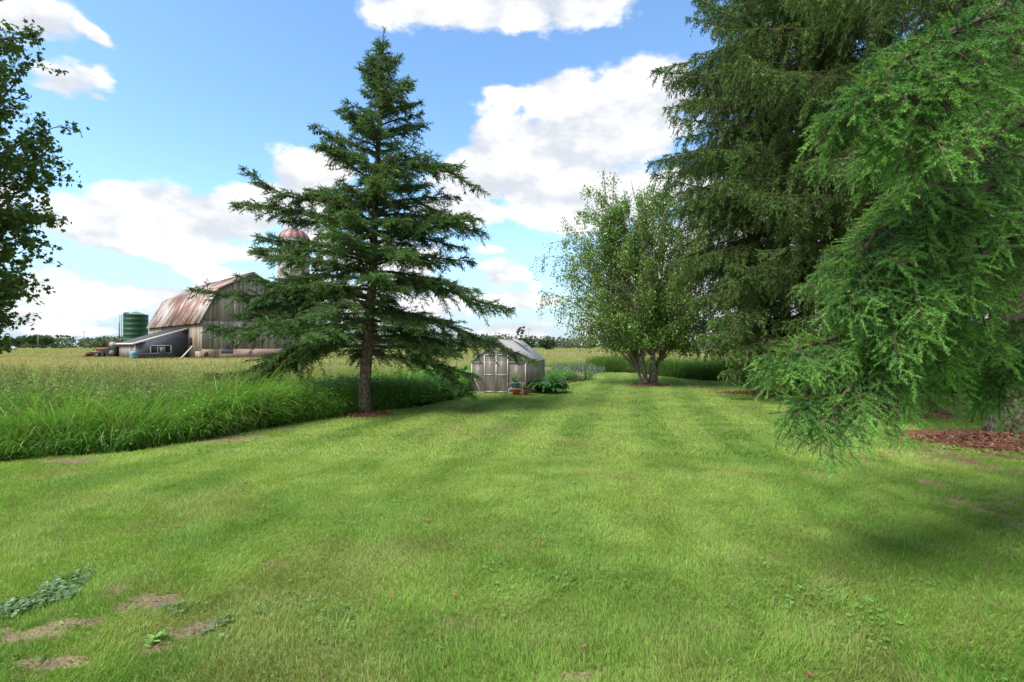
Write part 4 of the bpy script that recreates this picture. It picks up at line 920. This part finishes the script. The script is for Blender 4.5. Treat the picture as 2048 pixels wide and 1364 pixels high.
# concrete stave silo behind the barn
def silo():
    Y=80; cx,cy=at(587,690,Y)[:2]; r=2.35; zt=CH+(HZ-480)/F*Y
    root=empty('grain_silo',(cx,cy,0),0,'tall pale concrete silo with a faded red dome behind the spruce','silo')
    m,b=new_mat('concrete_staves'); tc=b.n('ShaderNodeTexCoord').outputs['Object']; x,y,z=b.sep(tc)
    br=b.n('ShaderNodeTexBrick'); b.put(br.inputs['Vector'],b.xyz(b.m('MULTIPLY',b.m('ARCTAN2',x,y),2.35),z,0)); br.inputs['Scale'].default_value=1
    br.inputs['Brick Width'].default_value=.75; br.inputs['Row Height'].default_value=.9; br.inputs['Mortar Size'].default_value=.025
    br.inputs['Color1'].default_value=(.44,.42,.40,1); br.inputs['Color2'].default_value=(.35,.34,.33,1); br.inputs['Mortar'].default_value=(.22,.21,.20,1)
    n=b.noise(b.v('MULTIPLY',tc,(1,1,.2)),1.2,5,.6); c=b.mix(1.0,br.outputs[0],b.ramp(n,[(.3,.7),(.7,1.15)]),'MULTIPLY')
    g=G(); g.lathe([(r,0),(r,zt)],k=48); g.build('wall',finish(m,b,c,.85,0,n,.2),root,True)
    g=G()
    for z in np.arange(.9,zt,.9): g.lathe([(r+.01,z),(r+.035,z+.02),(r+.01,z+.04)],k=48)
    g.build('hoops',M_plain('hoop_steel',(.20,.19,.18),.6,.4),root)
    a=np.linspace(0,pi/2,8); g=G(); g.lathe([(r*1.02*cos(q),zt+1.85*sin(q)) for q in a],k=48)
    m,b=new_mat('faded_red_dome'); tc=b.n('ShaderNodeTexCoord').outputs['Object']; x,y,z=b.sep(tc)
    f=b.m('FRACT',b.m('MULTIPLY',b.m('ARCTAN2',x,y),14/(2*pi))); s=b.smooth(b.m('ABSOLUTE',b.m('SUBTRACT',f,.5)),.2,.35)
    c=b.mix(s,(.17,.055,.055),(.27,.165,.16)); g.build('dome',finish(m,b,c,.5),root,True)
silo()

# old tractor
def tractor():
    Y=72.0; p=at(219,716,Y); root=empty('tractor',(p[0],p[1],0),R(8),'rusty old tractor with a loader and cab parked left of the shed','tractor')
    Mr=noisy('rusty_red_paint',(.10,.035,.025),(.20,.10,.075),3,.8,bump=.3); Mk=M_plain('tyre_rubber',(.03,.03,.03),.9); Mg=M_plain('cab_glass',(.42,.46,.44),.2); Mm=M_plain('grey_arm',(.30,.28,.27),.6)
    g=G(); g.box((-.55,0,1.15),(1.9,.62,.62),col=(1,1,1),taper=.9); g.box((-1.52,0,1.10),(.12,.60,.75)); g.box((.3,0,.85),(1.6,.5,.5)); g.box((-1.0,0,.72),(.5,.9,.16)); g.build('hood',Mr,root)
    g=G(); g.tubes([(-.9,.05,1.45),(-.9,.05,2.15),(-.88,.05,2.25)],[.05,.05,.045],8); g.build('exhaust',Mk,root)
    g=G()
    for x in (.25,1.25):
        for y in (-.6,.6): g.beam((x,y,1.2),(x+.03,y,2.4),.07,.07)
    g.box((.75,0,2.45),(1.5,1.4,.10)); g.box((.75,0,1.2),(1.1,1.2,.25)); g.build('cab',Mr,root)
    g=G(); g.box((.28,0,1.9),(.02,1.1,.9)); g.box((.75,-.6,1.95),(.8,.02,.8)); g.build('windscreen',Mg,root)
    for nm,x,y,r,w in (('wheel',.75,-.8,.78,.4),('wheel',.75,.8,.78,.4),('wheel',-1.25,-.65,.42,.25),('wheel',-1.25,.65,.42,.25)):
        g=G(); k=24; a=np.arange(k)*2*pi/k; pr=[(r*.55,-w/2),(r*.95,-w/2),(r,-w/4),(r,w/4),(r*.95,w/2),(r*.55,w/2),(r*.55,-w/2)]
        V=np.array([[x+q[0]*cos(t),y+q[1],r+q[0]*sin(t)] for q in pr for t in a]); j=np.arange(len(pr)-1)[:,None]*k; q_=np.arange(k)[None]; q2=(q_+1)%k
        g.add(V,Q=np.stack([j+q_,j+q2,j+k+q2,j+k+q_],-1).reshape(-1,4)); wl=g.build('wheel',Mk,root)
        g=G(); g.tubes([(x,y-w*.3,r),(x,y+w*.3,r)],[r*.54,r*.54],16); g.build('rim',Mm,wl)
    g=G()
    for y in (-.5,.5): g.beam((.0,y,1.2),(-1.6,y,1.25),.12,.12); g.beam((-1.6,y,1.25),(-2.5,y,.35),.12,.12)
    g.prism([(-2.4,-.9,.2),(-3.0,-.9,.15),(-2.9,-.9,.3),(-2.5,-.9,.8)],(0,1.8,0)); g.build('loader',Mr,root)
    g=G(); g.beam((-1.9,-.62,.9),(-.3,-.62,.75),.10,.10); g.build('loader_arm',Mm,root)
tractor()
# blue drum and rusty implement in front of the shed
p=at(268,718,62.8); g=G(); g.lathe([(0,0),(.38,0),(.40,.05),(.38,.3),(.40,.34),(.38,.65),(.40,.7),(.38,.98),(.3,1.02),(0,1.02)],c=(p[0],p[1],0),k=20)
tag(g.build('drum',M_plain('faded_blue',(.16,.34,.40),.6),None,True),'faded light blue drum at the corner of the shed','drum')
root=empty('farm_implement',(*at(310,718,62)[:2],0),R(35),'low rusty tillage implement lying before the shed window','implement')
Mi=noisy('implement_rust',(.03,.022,.02),(.10,.07,.055),4,.9)
g=G(); g.beam((-2,0,.7),(2,0,.72),.12,.12); g.beam((-2,.9,.7),(2,.9,.72),.12,.12)
for x in np.linspace(-2,2,6): g.beam((x,0,.7),(x,.9,.7),.08,.08)
g.build('frame',Mi,root)
g=G()
for x in np.linspace(-1.9,1.9,12): g.beam((x,0,.7),(x-.1,-.15,.05),.05,.04)
g.build('tines',Mi,root)
g=G(); g.box((.75,.4,1.15),(.5,.5,.8)); g.build('seed_box',M_plain('grey_box',(.13,.12,.12),.7),root)

# ------------------------------------------------------------------ far things
M_pole=M_plain('weathered_pole',(.28,.26,.24),.9)
def pole(px,pyt,pyb,Y,lb,w=.16,arm=True):
    x,y,_=at(px,690,Y); zt=CH+(HZ-pyt)/F*Y; g=G(); g.tubes([(x,y,-.1),(x,y,zt*.5),(x,y,zt)],[w,w*.85,w*.65],8)
    root=empty('utility_pole',(x,y,0),0,lb,'pole','utility poles across the meadow'); o=g.build('pole',M_pole,root)
    o.location=(-x,-y,0)
    if arm: g=G(); g.beam((-1.1,0,zt-.7),(1.1,0,zt-.7),.12,.14); g.beam((-.8,0,zt-.6),(-.8,0,zt-.35),.08,.08); g.beam((.8,0,zt-.6),(.8,0,zt-.35),.08,.08); g.build('crossarm',M_pole,root)
pole(76,668,697,270,'utility pole farthest to the left above the tree line')
pole(168,662,695,260,'utility pole standing midway between the far car and the tractor')
pole(1057.5,655,690,230,'pale utility pole right behind the greenhouse roof')
pole(1017,668,690,300,'faint utility pole behind the greenhouse ridge')
x,y,_=at(238,690,84); zt=CH+(HZ-645)/F*84
g=G(); g.tubes([(x,y,0),(x,y,zt)],[.09,.05],8); tag(g.build('mast',M_plain('mast_grey',(.10,.10,.11),.6)),'thin dark metal mast beside the green silo','mast')
# white car by the far road
def car():
    Y=185; p=at(19,699,Y); root=empty('parked_car',(p[0],p[1],0),0,'white estate car parked far off at the left edge of the meadow','car')
    g=G(); prof=[(-2.3,.35),(2.3,.35),(2.35,.75),(1.5,.95),(1.0,1.42),(-1.9,1.48),(-2.3,1.0)]
    g.prism([(a,-.85,c) for a,c in prof],(0,1.7,0)); g.build('body',M_plain('white_paint',(.62,.64,.66),.3),root)
    g=G(); g.prism([(a,-.865,c) for a,c in ((-1.8,.98),(-.5,.98),(-.5,1.36),(-1.7,1.36))],(0,1.73,0)); g.prism([(a,-.865,c) for a,c in ((-.4,.98),(1.3,.98),(.95,1.34),(-.4,1.36))],(0,1.73,0)); g.build('windows',M_glassd,root)
    for x in (-1.45,1.45):
        for y in (-.8,.8): g=G(); g.tubes([(x,y-.1,.33),(x,y+.1,.33)],[.33,.33],16); g.build('wheel',M_plain('far_tyre',(.03,.03,.03),.9),root)
car()
# far woods: one long mass of crowns beyond the hay field
M_far=leafmat('far_foliage',.2,.7,.1)
def clumps(g,cx,cy,cz,r,n,size,c0,flat=.8):
    u=norm(rng.normal(0,1,(n,3))); rr=rng.uniform(.5,1,n)**.5*r
    P=np.array((cx,cy,cz))+u*rr[:,None]*[1,1,flat]; P=P[P[:,2]>-.3]; n=len(P)
    D=norm(rng.normal(0,1,(n,3))); S_=norm(np.cross(D,rng.normal(0,1,(n,3)))); L=size*rng.uniform(.6,1.3,n)[:,None]
    V=np.stack([P-D*L*.5,P-S_*L*.4,P+D*L*.5,P+S_*L*.4],1).reshape(-1,3)
    c=np.array(c0)*rng.uniform(.65,1.35,(n,1)); g.add(V,Q=np.arange(4*n).reshape(-1,4),col=np.repeat(c,4,0))
g=G()
for k in range(760):
    a=rng.uniform(-1.45,1.45); Y=rng.uniform(285,390); x=Y*a; pxx=1024+a*1000
    hh=np.interp(pxx,[-500,0,100,200,300,600,900,1000,1100,1300,1700,2600],[4.5,4.5,6.0,6.5,8,9.5,8.5,8.0,6.5,6.5,6.5,6.5])*rng.uniform(.7,1.15)*(Y/320)
    r=rng.uniform(3,6.5); tone=rng.random(); c=np.array((.075,.098,.062))*(1-tone)+np.array((.115,.145,.08))*tone  # crowns paled and greyed: distance haze is put into their colour
    clumps(g,x,Y,hh*.45,max(r,hh*.5),90,1.5,c,hh*.6/max(r,hh*.5))
tag(g.build('distant_woods',M_far),'low band of distant woods along the horizon','woods',kind='stuff')
M_ftr=M_plain('far_trunk',(.12,.10,.08),.9)
def fartree(px,Y,H,r,lb,shape='round',c=(.055,.10,.04)):
    x,y,_=at(px,690,Y); root=empty('far_tree',(x,y,0),0,lb,'tree','separate trees at the far side of the meadow')
    g=G(); g.tubes([(0,0,-.1),(.1,0,H*.4),(.2,.1,H*.85)],[r*.09,r*.06,r*.02],6); g.build('trunk',M_ftr,root)
    g=G()
    if shape=='round':
        for k in range(7): a=rng.random()*6.28; clumps(g,r*.5*cos(a),r*.5*sin(a),H*rng.uniform(.45,.8),r*.55,160,.8,c)
    elif shape=='flat':
        clumps(g,-r*.4,0,H*.93,r*.5,70,.7,c,.35); clumps(g,r*.8,0,H*.9,r*.7,90,.7,c,.22)
    elif shape=='sparse':
        for k in range(16): a=rng.random()*6.28; clumps(g,r*cos(a)*rng.random(),r*sin(a)*rng.random(),H*rng.uniform(.4,1),r*.28,26,.6,c)
    elif shape=='bush':
        for k in range(5): clumps(g,rng.normal()*r*.4,0,H*.4,r*.6,160,.5,c,.8)
    g.build('crown',M_far,root)
fartree(122,250,6.8,3.0,'umbrella shaped tree poking above the left woods','flat')
fartree(30,262,6.0,4.0,'rounded tree above the far white car')
fartree(66,285,7.5,5,'broad round tree just left of the first utility pole')
fartree(84,285,7.0,5,'broad round tree just right of the first utility pole')
fartree(205,170,1.9,1.8,'small dark round bush in the hay field left of the tractor','bush',(.035,.075,.03))
fartree(1041,205,9.6,1.9,'spindly open tree rising behind the greenhouse roof','sparse',(.03,.055,.03))
fartree(1050,200,4.2,4.2,'dark bushy tree at the base of the spindly one','round',(.04,.08,.035))
fartree(1093,190,3.4,3.0,'dark rounded tree between the greenhouse and the birch','round',(.045,.085,.035))
fartree(978,230,5.0,4.5,'leafy tree seen just above the left end of the greenhouse','round')

# ------------------------------------------------------------------ greenhouse
def greenhouse():
    root=empty('greenhouse',(.5,18.5,0),R(-13),'small aluminium framed greenhouse with cloudy panels and a pitched roof','greenhouse')
    # local: front wall along -x from the origin corner, depth along +y
    Wd,Dp,ez,rz=2.07,4.31,1.15,1.98; xl=-Wd
    Mf=M_plain('aluminium_frame',(.40,.43,.41),.45,.3)
    def panel(nm,alpha,col,tr):
        m,b=new_mat(nm); tc=b.n('ShaderNodeTexCoord').outputs['Object']; n=b.noise(tc,2.2,5,.6)
        d=b.n('ShaderNodeBsdfPrincipled'); b.put(d.inputs['Base Color'],b.ramp(n,[(.3,tuple(x*.8 for x in col)),(.7,col)])); d.inputs['Roughness'].default_value=.35
        t=b.n('ShaderNodeBsdfTranslucent'); b.put(t.inputs[0],(*tr,1)); tp=b.n('ShaderNodeBsdfTransparent')
        x1=b.n('ShaderNodeMixShader'); x1.inputs[0].default_value=.45; b.nt.links.new(d.outputs[0],x1.inputs[1]); b.nt.links.new(t.outputs[0],x1.inputs[2])
        x2=b.n('ShaderNodeMixShader'); x2.inputs[0].default_value=alpha; b.nt.links.new(x1.outputs[0],x2.inputs[1]); b.nt.links.new(tp.outputs[0],x2.inputs[2])
        o=b.n('ShaderNodeOutputMaterial'); b.nt.links.new(x2.outputs[0],o.inputs[0]); return m
    Mw=panel('cloudy_wall_panel',.42,(.40,.36,.325),(.45,.41,.37)); Mr=panel('cloudy_roof_panel',.15,(.62,.61,.60),(.55,.55,.55))
    M_door=panel('door_panel',.5,(.42,.36,.32),(.45,.40,.36))
    g=G(); T_=.035
    def fr(a,b_,w=T_): g.beam(a,b_,w,w)
    for y in (0,Dp):
        fr((xl,y,0),(xl,y,ez)); fr((0,y,0),(0,y,ez)); fr((xl,y,ez),(xl/2,y,rz)); fr((xl/2,y,rz),(0,y,ez)); fr((xl,y,.02),(0,y,.02)); fr((xl,y,ez),(0,y,ez))
    for x in (xl,0):
        fr((x,0,.02),(x,Dp,.02)); fr((x,0,ez),(x,Dp,ez),.05)
        for y in np.linspace(0,Dp,8)[1:-1]: fr((x,y,0),(x,y,ez),.025); fr((x,y,ez),(xl/2,y,rz),.02)
    fr((xl/2,0,rz),(xl/2,Dp,rz),.05)
    g.build('frame',Mf,root)
    g=G(); xa,xb=xl+.48,xl+1.42
    for nm_,p in (('front_panel',[(xl,.01,0),(xa,.01,0),(xa,.01,ez),(xl,.01,ez)]),('front_panel',[(xb,.01,0),(0,.01,0),(0,.01,ez),(xb,.01,ez)]),('gable_panel',[(xl,.01,ez),(0,.01,ez),(xl/2,.01,rz)]),('back_panel',[(xl,Dp-.01,0),(0,Dp-.01,0),(0,Dp-.01,ez),(xl/2,Dp-.01,rz),(xl,Dp-.01,ez)])):
        g=G(); g.prism(p,(0,.006,0)); g.build(nm_,Mw,root)
    for x in (xl+.01,-.016): g=G(); g.prism([(x,0,0),(x,Dp,0),(x,Dp,ez),(x,0,ez)],(.006,0,0)); g.build('side_panel',Mw,root)
    for x in (xl,0): g=G(); e=(x-xl/2)*.04; g.prism([(x+e,-.05,ez+.0),(x+e,Dp+.05,ez+.0),(xl/2,Dp+.05,rz+.03),(xl/2,-.05,rz+.03)],(0,0,.008)); rp=g.build('roof_panel',Mr,root)
    g=G(); s=.45; g.prism([(xl/2+.02,2.3,rz+.06),(xl/2+.02,3.1,rz+.06),(xl/2+.55,3.1,rz-.25),(xl/2+.55,2.3,rz-.25)],(0,0,.03)); g.build('roof_vent',Mr,root)
    for i,(a,c) in enumerate(((xa,(xa+xb)/2),((xa+xb)/2,xb))):
        g=G(); dh=ez+.28
        for q in ((a+.02,),(c-.02,)): g.beam((q[0],-.02,.03),(q[0],-.02,dh),.035,.03)
        for z in (.05,.68,dh): g.beam((a+.02,-.02,z),(c-.02,-.02,z),.035,.03)
        d=g.build('door',Mf,root); g=G(); g.box(((a+c)/2,-.015,dh/2),(c-a-.05,.008,dh-.04)); g.build('pane',M_door,d)
    g=G(); g.box((xl/2,Dp/2,.03),(Wd-.08,Dp-.08,.04)); g.build('floor',noisy('brick_floor',(.30,.20,.16),(.42,.31,.25),6,.9,bump=.4),root)
    # staging with pots inside
    b0=empty('potting_bench',(0,0,0)); b0.location=(.5,18.5,0); b0.rotation_euler=(0,0,R(-13)); tag(b0,'long wooden bench inside the greenhouse behind the cloudy side panels','bench')
    Mb=noisy('bench_wood',(.20,.13,.08),(.32,.22,.15),6,.8)
    g=G(); g.box((-.42,2.3,.62),(.55,3.2,.05)); g.build('bench_top',Mb,b0)
    for y in (.8,2.3,3.8):
        for x in (-.66,-.18): g=G(); g.box((x,y,.3),(.05,.05,.58)); g.build('leg',Mb,b0)
greenhouse()
# garden rake leaning at the left front of the greenhouse
g=G(); a=at(948,755,18.6); c=at(962,785,18.4); c[2]=.02; g.tubes([tuple(a),tuple((a+c)/2),tuple(c)],[.014,.015,.016],6); g.beam(c+[-.18,0,.0],c+[.18,0,.02],.03,.03)
for q in np.linspace(-.17,.17,8): g.beam(c+[q,0,0],c+[q,-.06,-.02+.0],.008,.008)
tag(g.build('garden_rake',M_plain('rake_wood',(.42,.32,.22),.7)),'wooden garden rake leaning on the left front of the greenhouse','rake')

# metal stand with pots in front of the greenhouse
def stand():
    Y=18.0; p=at(1032,787,Y); root=empty('plant_stand',(p[0],p[1],0),R(-6),'low white metal chair serving as a plant stand before the greenhouse','chair')
    Mw=M_plain('white_metal',(.55,.53,.50),.45); g=G()
    for i in range(9): g.beam((-.24+i*.06,-.2,.235),(-.24+i*.06,.2,.235),.014,.01)
    g.beam((-.26,-.2,.235),(.26,-.2,.235),.02,.02); g.beam((-.26,.2,.235),(.26,.2,.235),.02,.02); g.build('seat',Mw,root)
    for sx in (-1,1):
        for sy in (-1,1): g=G(); g.tubes([(sx*.25,sy*.19,.235),(sx*.27,sy*.2,.1),(sx*.30,sy*.2,0)],[.011]*3,6); g.build('leg',Mw,root)
        g=G(); g.tubes([(sx*.25,.19,.235),(sx*.27,.2,.4),(sx*.3,0,.43),(sx*.29,-.2,.4),(sx*.25,-.19,.235)],[.011]*5,6); g.build('armrest',Mw,root)
    g=G(); g.tubes([(-.25,.2,.23),(-.24,.22,.42),(0,.23,.47),(.24,.22,.42),(.25,.2,.23)],[.011]*5,6)
    for q in (-.16,-.08,0,.08,.16): g.beam((q,.2,.23),(q,.22,.44),.01,.01)
    g.build('backrest',Mw,root)
    def pot(nm,x,y,z,r,h,mat,lb,cat,leaf,nl,hl,spread,droop,c0,c1):
        rt=empty(nm,(x,y,z),0,lb,cat); g=G(); g.lathe([(0,.0),(r*.72,0),(r*.95,h*.85),(r*1.06,h*.86),(r*1.06,h),(r*.92,h),(r*.9,h*.9),(0,h*.9)],k=24); g.build('pot',mat,rt,True)
        g=G(); az=rng.random(nl)*6.28; P=np.stack([np.cos(az)*r*.4*rng.random(nl),np.sin(az)*r*.4*rng.random(nl),np.full(nl,h*.9)],1)
        cc=np.array(c0)*(1-rng.random((nl,1)))+np.array(c1)*rng.random((nl,1)); blades(g,P,hl*rng.uniform(.6,1.1,nl),np.full(nl,leaf),az,rng.uniform(.05,spread,nl),rng.uniform(.2,droop,nl),cc,5); g.build('plant',M_leaf,rt)
    Mbl=noisy('blue_glaze',(.10,.22,.27),(.16,.32,.36),3,.25,bump=.02); Mt=noisy('terracotta',(.30,.10,.05),(.42,.16,.09),5,.75,bump=.05)
    g=G(); pot('flower_pot',p[0]-.02,p[1],.242,.17,.21,Mbl,'blue glazed pot of strappy leaves on the white metal chair','flower pot',.03,46,.48,.55,1.3,(.11,.22,.05),(.26,.36,.11))
    pot('flower_pot',p[0]+.33,p[1]-.05,.0,.13,.20,Mt,'small terracotta pot with drooping yellowed leaves beside the hosta','flower pot',.03,34,.50,1.2,2.2,(.24,.20,.09),(.16,.22,.07))
    g=G(); g.lathe([(0,0),(.12,0),(.155,.21),(.165,.21),(.165,.235),(.14,.232),(.12,.02),(0,.02)],c=(p[0]+.01,p[1],0),k=24); tag(g.build('bucket',M_plain('orange_plastic',(.70,.14,.02),.4),None,True),'bright orange bucket under the white metal chair','bucket')
stand()
# hosta clump
def hosta():
    x0,y0=ground(1094,778)[:2]; y0=18.9; x0=(1094-1024)/F*y0; root=empty('hosta_plant',(x0,y0,0),0,'broad leaved hosta clump to the right of the greenhouse door','hosta')
    g=G(); n=360; az=rng.random(n)*6.28; rr=np.sqrt(rng.random(n)); base=np.stack([np.cos(az)*rr*.42,np.sin(az)*rr*.35,np.full(n,.0)],1)
    h=rng.uniform(.28,.5,n)*(1.15-.35*rr); out=.16+.28*rr; s=np.linspace(0,1,5)
    d=np.stack([np.cos(az),np.sin(az),0*az],1); tipb=base+d*out[:,None]*.6+np.array((0,0,1))*h[:,None]
    D=norm(d*1.0+np.array((0,0,-.35))+rng.normal(0,.3,(n,3))); S_=norm(np.cross(D,[0,0,1.])); L=rng.uniform(.17,.28,n)[:,None]; N_=np.cross(S_,D)
    V=[tipb]
    for f,w,zz in ((.25,.30,.03),(.55,.33,.05),(.8,.2,.02)): V+=[tipb+D*L*f-S_*L*w+N_*L*.08,tipb+D*L*f-N_*L*zz,tipb+D*L*f+S_*L*w+N_*L*.08]
    V+=[tipb+D*L-np.array((0,0,.12))*L]; V=np.stack(V,1); i=np.arange(n)[:,None]*11
    T=np.concatenate([i+np.array([q]) for q in ((0,1,2),(0,2,3),(1,4,5),(1,5,2),(2,5,6),(2,6,3),(4,7,8),(4,8,5),(5,8,9),(5,9,6),(7,10,8),(8,10,9))])
    c=np.array((.045,.13,.03))*rng.uniform(.7,1.5,(n,1)); c2=np.repeat(c[:,None],11,1); 
    g.add(V.reshape(-1,3),T=T,col=c2.reshape(-1,3)); g.build('leaves',leafmat('hosta_leaf',.3,.28,.6),root)
    g=G(); P=np.stack([base,base*.8+tipb*.2+[0,0,.1],tipb],1); g.tubes(P,np.full((n,3),.005),3,np.tile((.1,.2,.06),(n,1))); g.build('stems',M_grass,root)
hosta()
# vegetable bed: soil, green strip, blue-green rows, stake
m,b=new_mat('bed_soil'); P_=b.n('ShaderNodeNewGeometry').outputs['Position']; n=b.noise(P_,3,6,.65)
M_soil=finish(m,b,b.ramp(n,[(.3,(.15,.09,.06)),(.7,(.30,.19,.14))]),.95,0,n,.6)
g=G(); poly=[(1.7,23.6),(3.55,25.2),(4.6,29.2),(6.1,34.2),(6.2,41),(2.2,41)]; g.prism([(x,y,-.02) for x,y in poly],(0,0,.045)); tag(g.build('garden_bed',M_soil),kind='structure')
g=G()
def fx5(n):
    x=rng.uniform(1.6,4.2,n); y=rng.uniform(23.6,29.5,n); k=(y<25.2+(x-3.5)*3.6)|(x<3.5); k&=y>23.8+np.clip(x-1.9,0,9)*.75; return x[k],y[k]
weedmass(g,1500,fx5,lambda x,y:.26+.3*fbm(x,y,.6,2),.10,(.035,.10,.02),(.12,.27,.06),7)
tag(g.build('bed_edging',M_leaf),'strip of leafy green weeds edging the vegetable bed','weeds',kind='stuff')
row=0
for r_ in range(5):
    y=31+r_*1.55
    for c_ in range(22):
        x=2.5+r_*.15+c_*(.20+.012*r_)
        if x>y*.178+.35: continue
        g=G(); nl=7; az=rng.random(nl)*6.28; cc=np.array((.10,.17,.12))*rng.uniform(.8,1.3,(nl,1))
        blades(g,np.zeros((nl,3)),rng.uniform(.38,.62,nl),np.full(nl,.045),az,rng.uniform(.02,.3,nl),rng.uniform(.1,.8,nl),cc,3)
        o=g.build('onion_plant',M_leaf); o.location=(x,y+rng.normal(0,.05),.02); tag(o,'blue green onion plant in the '+('nearest row','second row','middle row','fourth row','farthest row')[r_]+' of the vegetable bed','onion plant','onion rows in the vegetable bed')
def stake(px,pyb,pyt,Y,r,lb,c):
    p=at(px,690,Y); g=G(); g.tubes([(p[0],p[1],0),(p[0]+.01,p[1],.5),(p[0],p[1],CH+(HZ-pyt)/F*Y)],[r]*3,6); tag(g.build('garden_stake',M_plain('stake',c,.7)),lb,'stake','garden stakes round the vegetable bed')
stake(1170.5,762,733,25.0,.028,'thick dark stake at the corner of the vegetable bed',(.04,.045,.04))
stake(1181,757,735,26.8,.012,'thin grey stake just right of the thick dark stake',(.25,.25,.22))
stake(1130,760,742,26.5,.010,'thin grey stake left of the thick dark stake',(.20,.20,.17))
# fallen leaves and bits of bark on the lawn
M_fl=noisy('fallen_leaf',(.14,.045,.025),(.24,.09,.045),30,.7,bump=.2)
for (px,py,lb) in ((854,1047,'reddish fallen leaf on the open lawn, nearest the middle'),(996,1098,'small rusty leaf left of the other one on the mid lawn'),(1085,1095,'rusty red leaf right of the middle of the lawn'),(493,972,'small dark red leaf on the left lawn'),(700,868,'distant brown leaf on the lawn near the lone spruce'),
        (908,1200,'dark brown leaf by the dry yellow patch'),(1168,1303,'dark red curled leaf at the bottom of the lawn'),(782,1203,'thin brown curled leaf on the lower lawn'),(1525,850,'brown leaf on the lawn near the tree row'),(1028,980,'tiny brown leaf in the middle distance of the lawn'),(360,1062,'brown leaf on the left foreground turf'),(1615,1362,'pale pink curled leaf at the very bottom edge')):
    p=ground(px,min(py,1358)); s=.015*(1+.06*p[1]); g=G(); k=10; a=np.arange(k)*2*pi/k; q=rng.uniform(.6,1.1,k)
    V=np.concatenate([[[0,0,0]],np.stack([np.cos(a)*q*1.25,np.sin(a)*q*.8,.35*np.abs(np.sin(a))+rng.normal(0,.1,k)],1)])*s
    T=[[0,1+i,1+(i+1)%k] for i in range(k)]; g.add(V,T=T); o=g.build('fallen_leaf',M_fl); o.location=(p[0],p[1],.04); o.rotation_euler=(rng.normal(0,.2),rng.normal(0,.2),rng.random()*6)
    tag(o,lb,'fallen leaf','fallen leaves on the lawn')
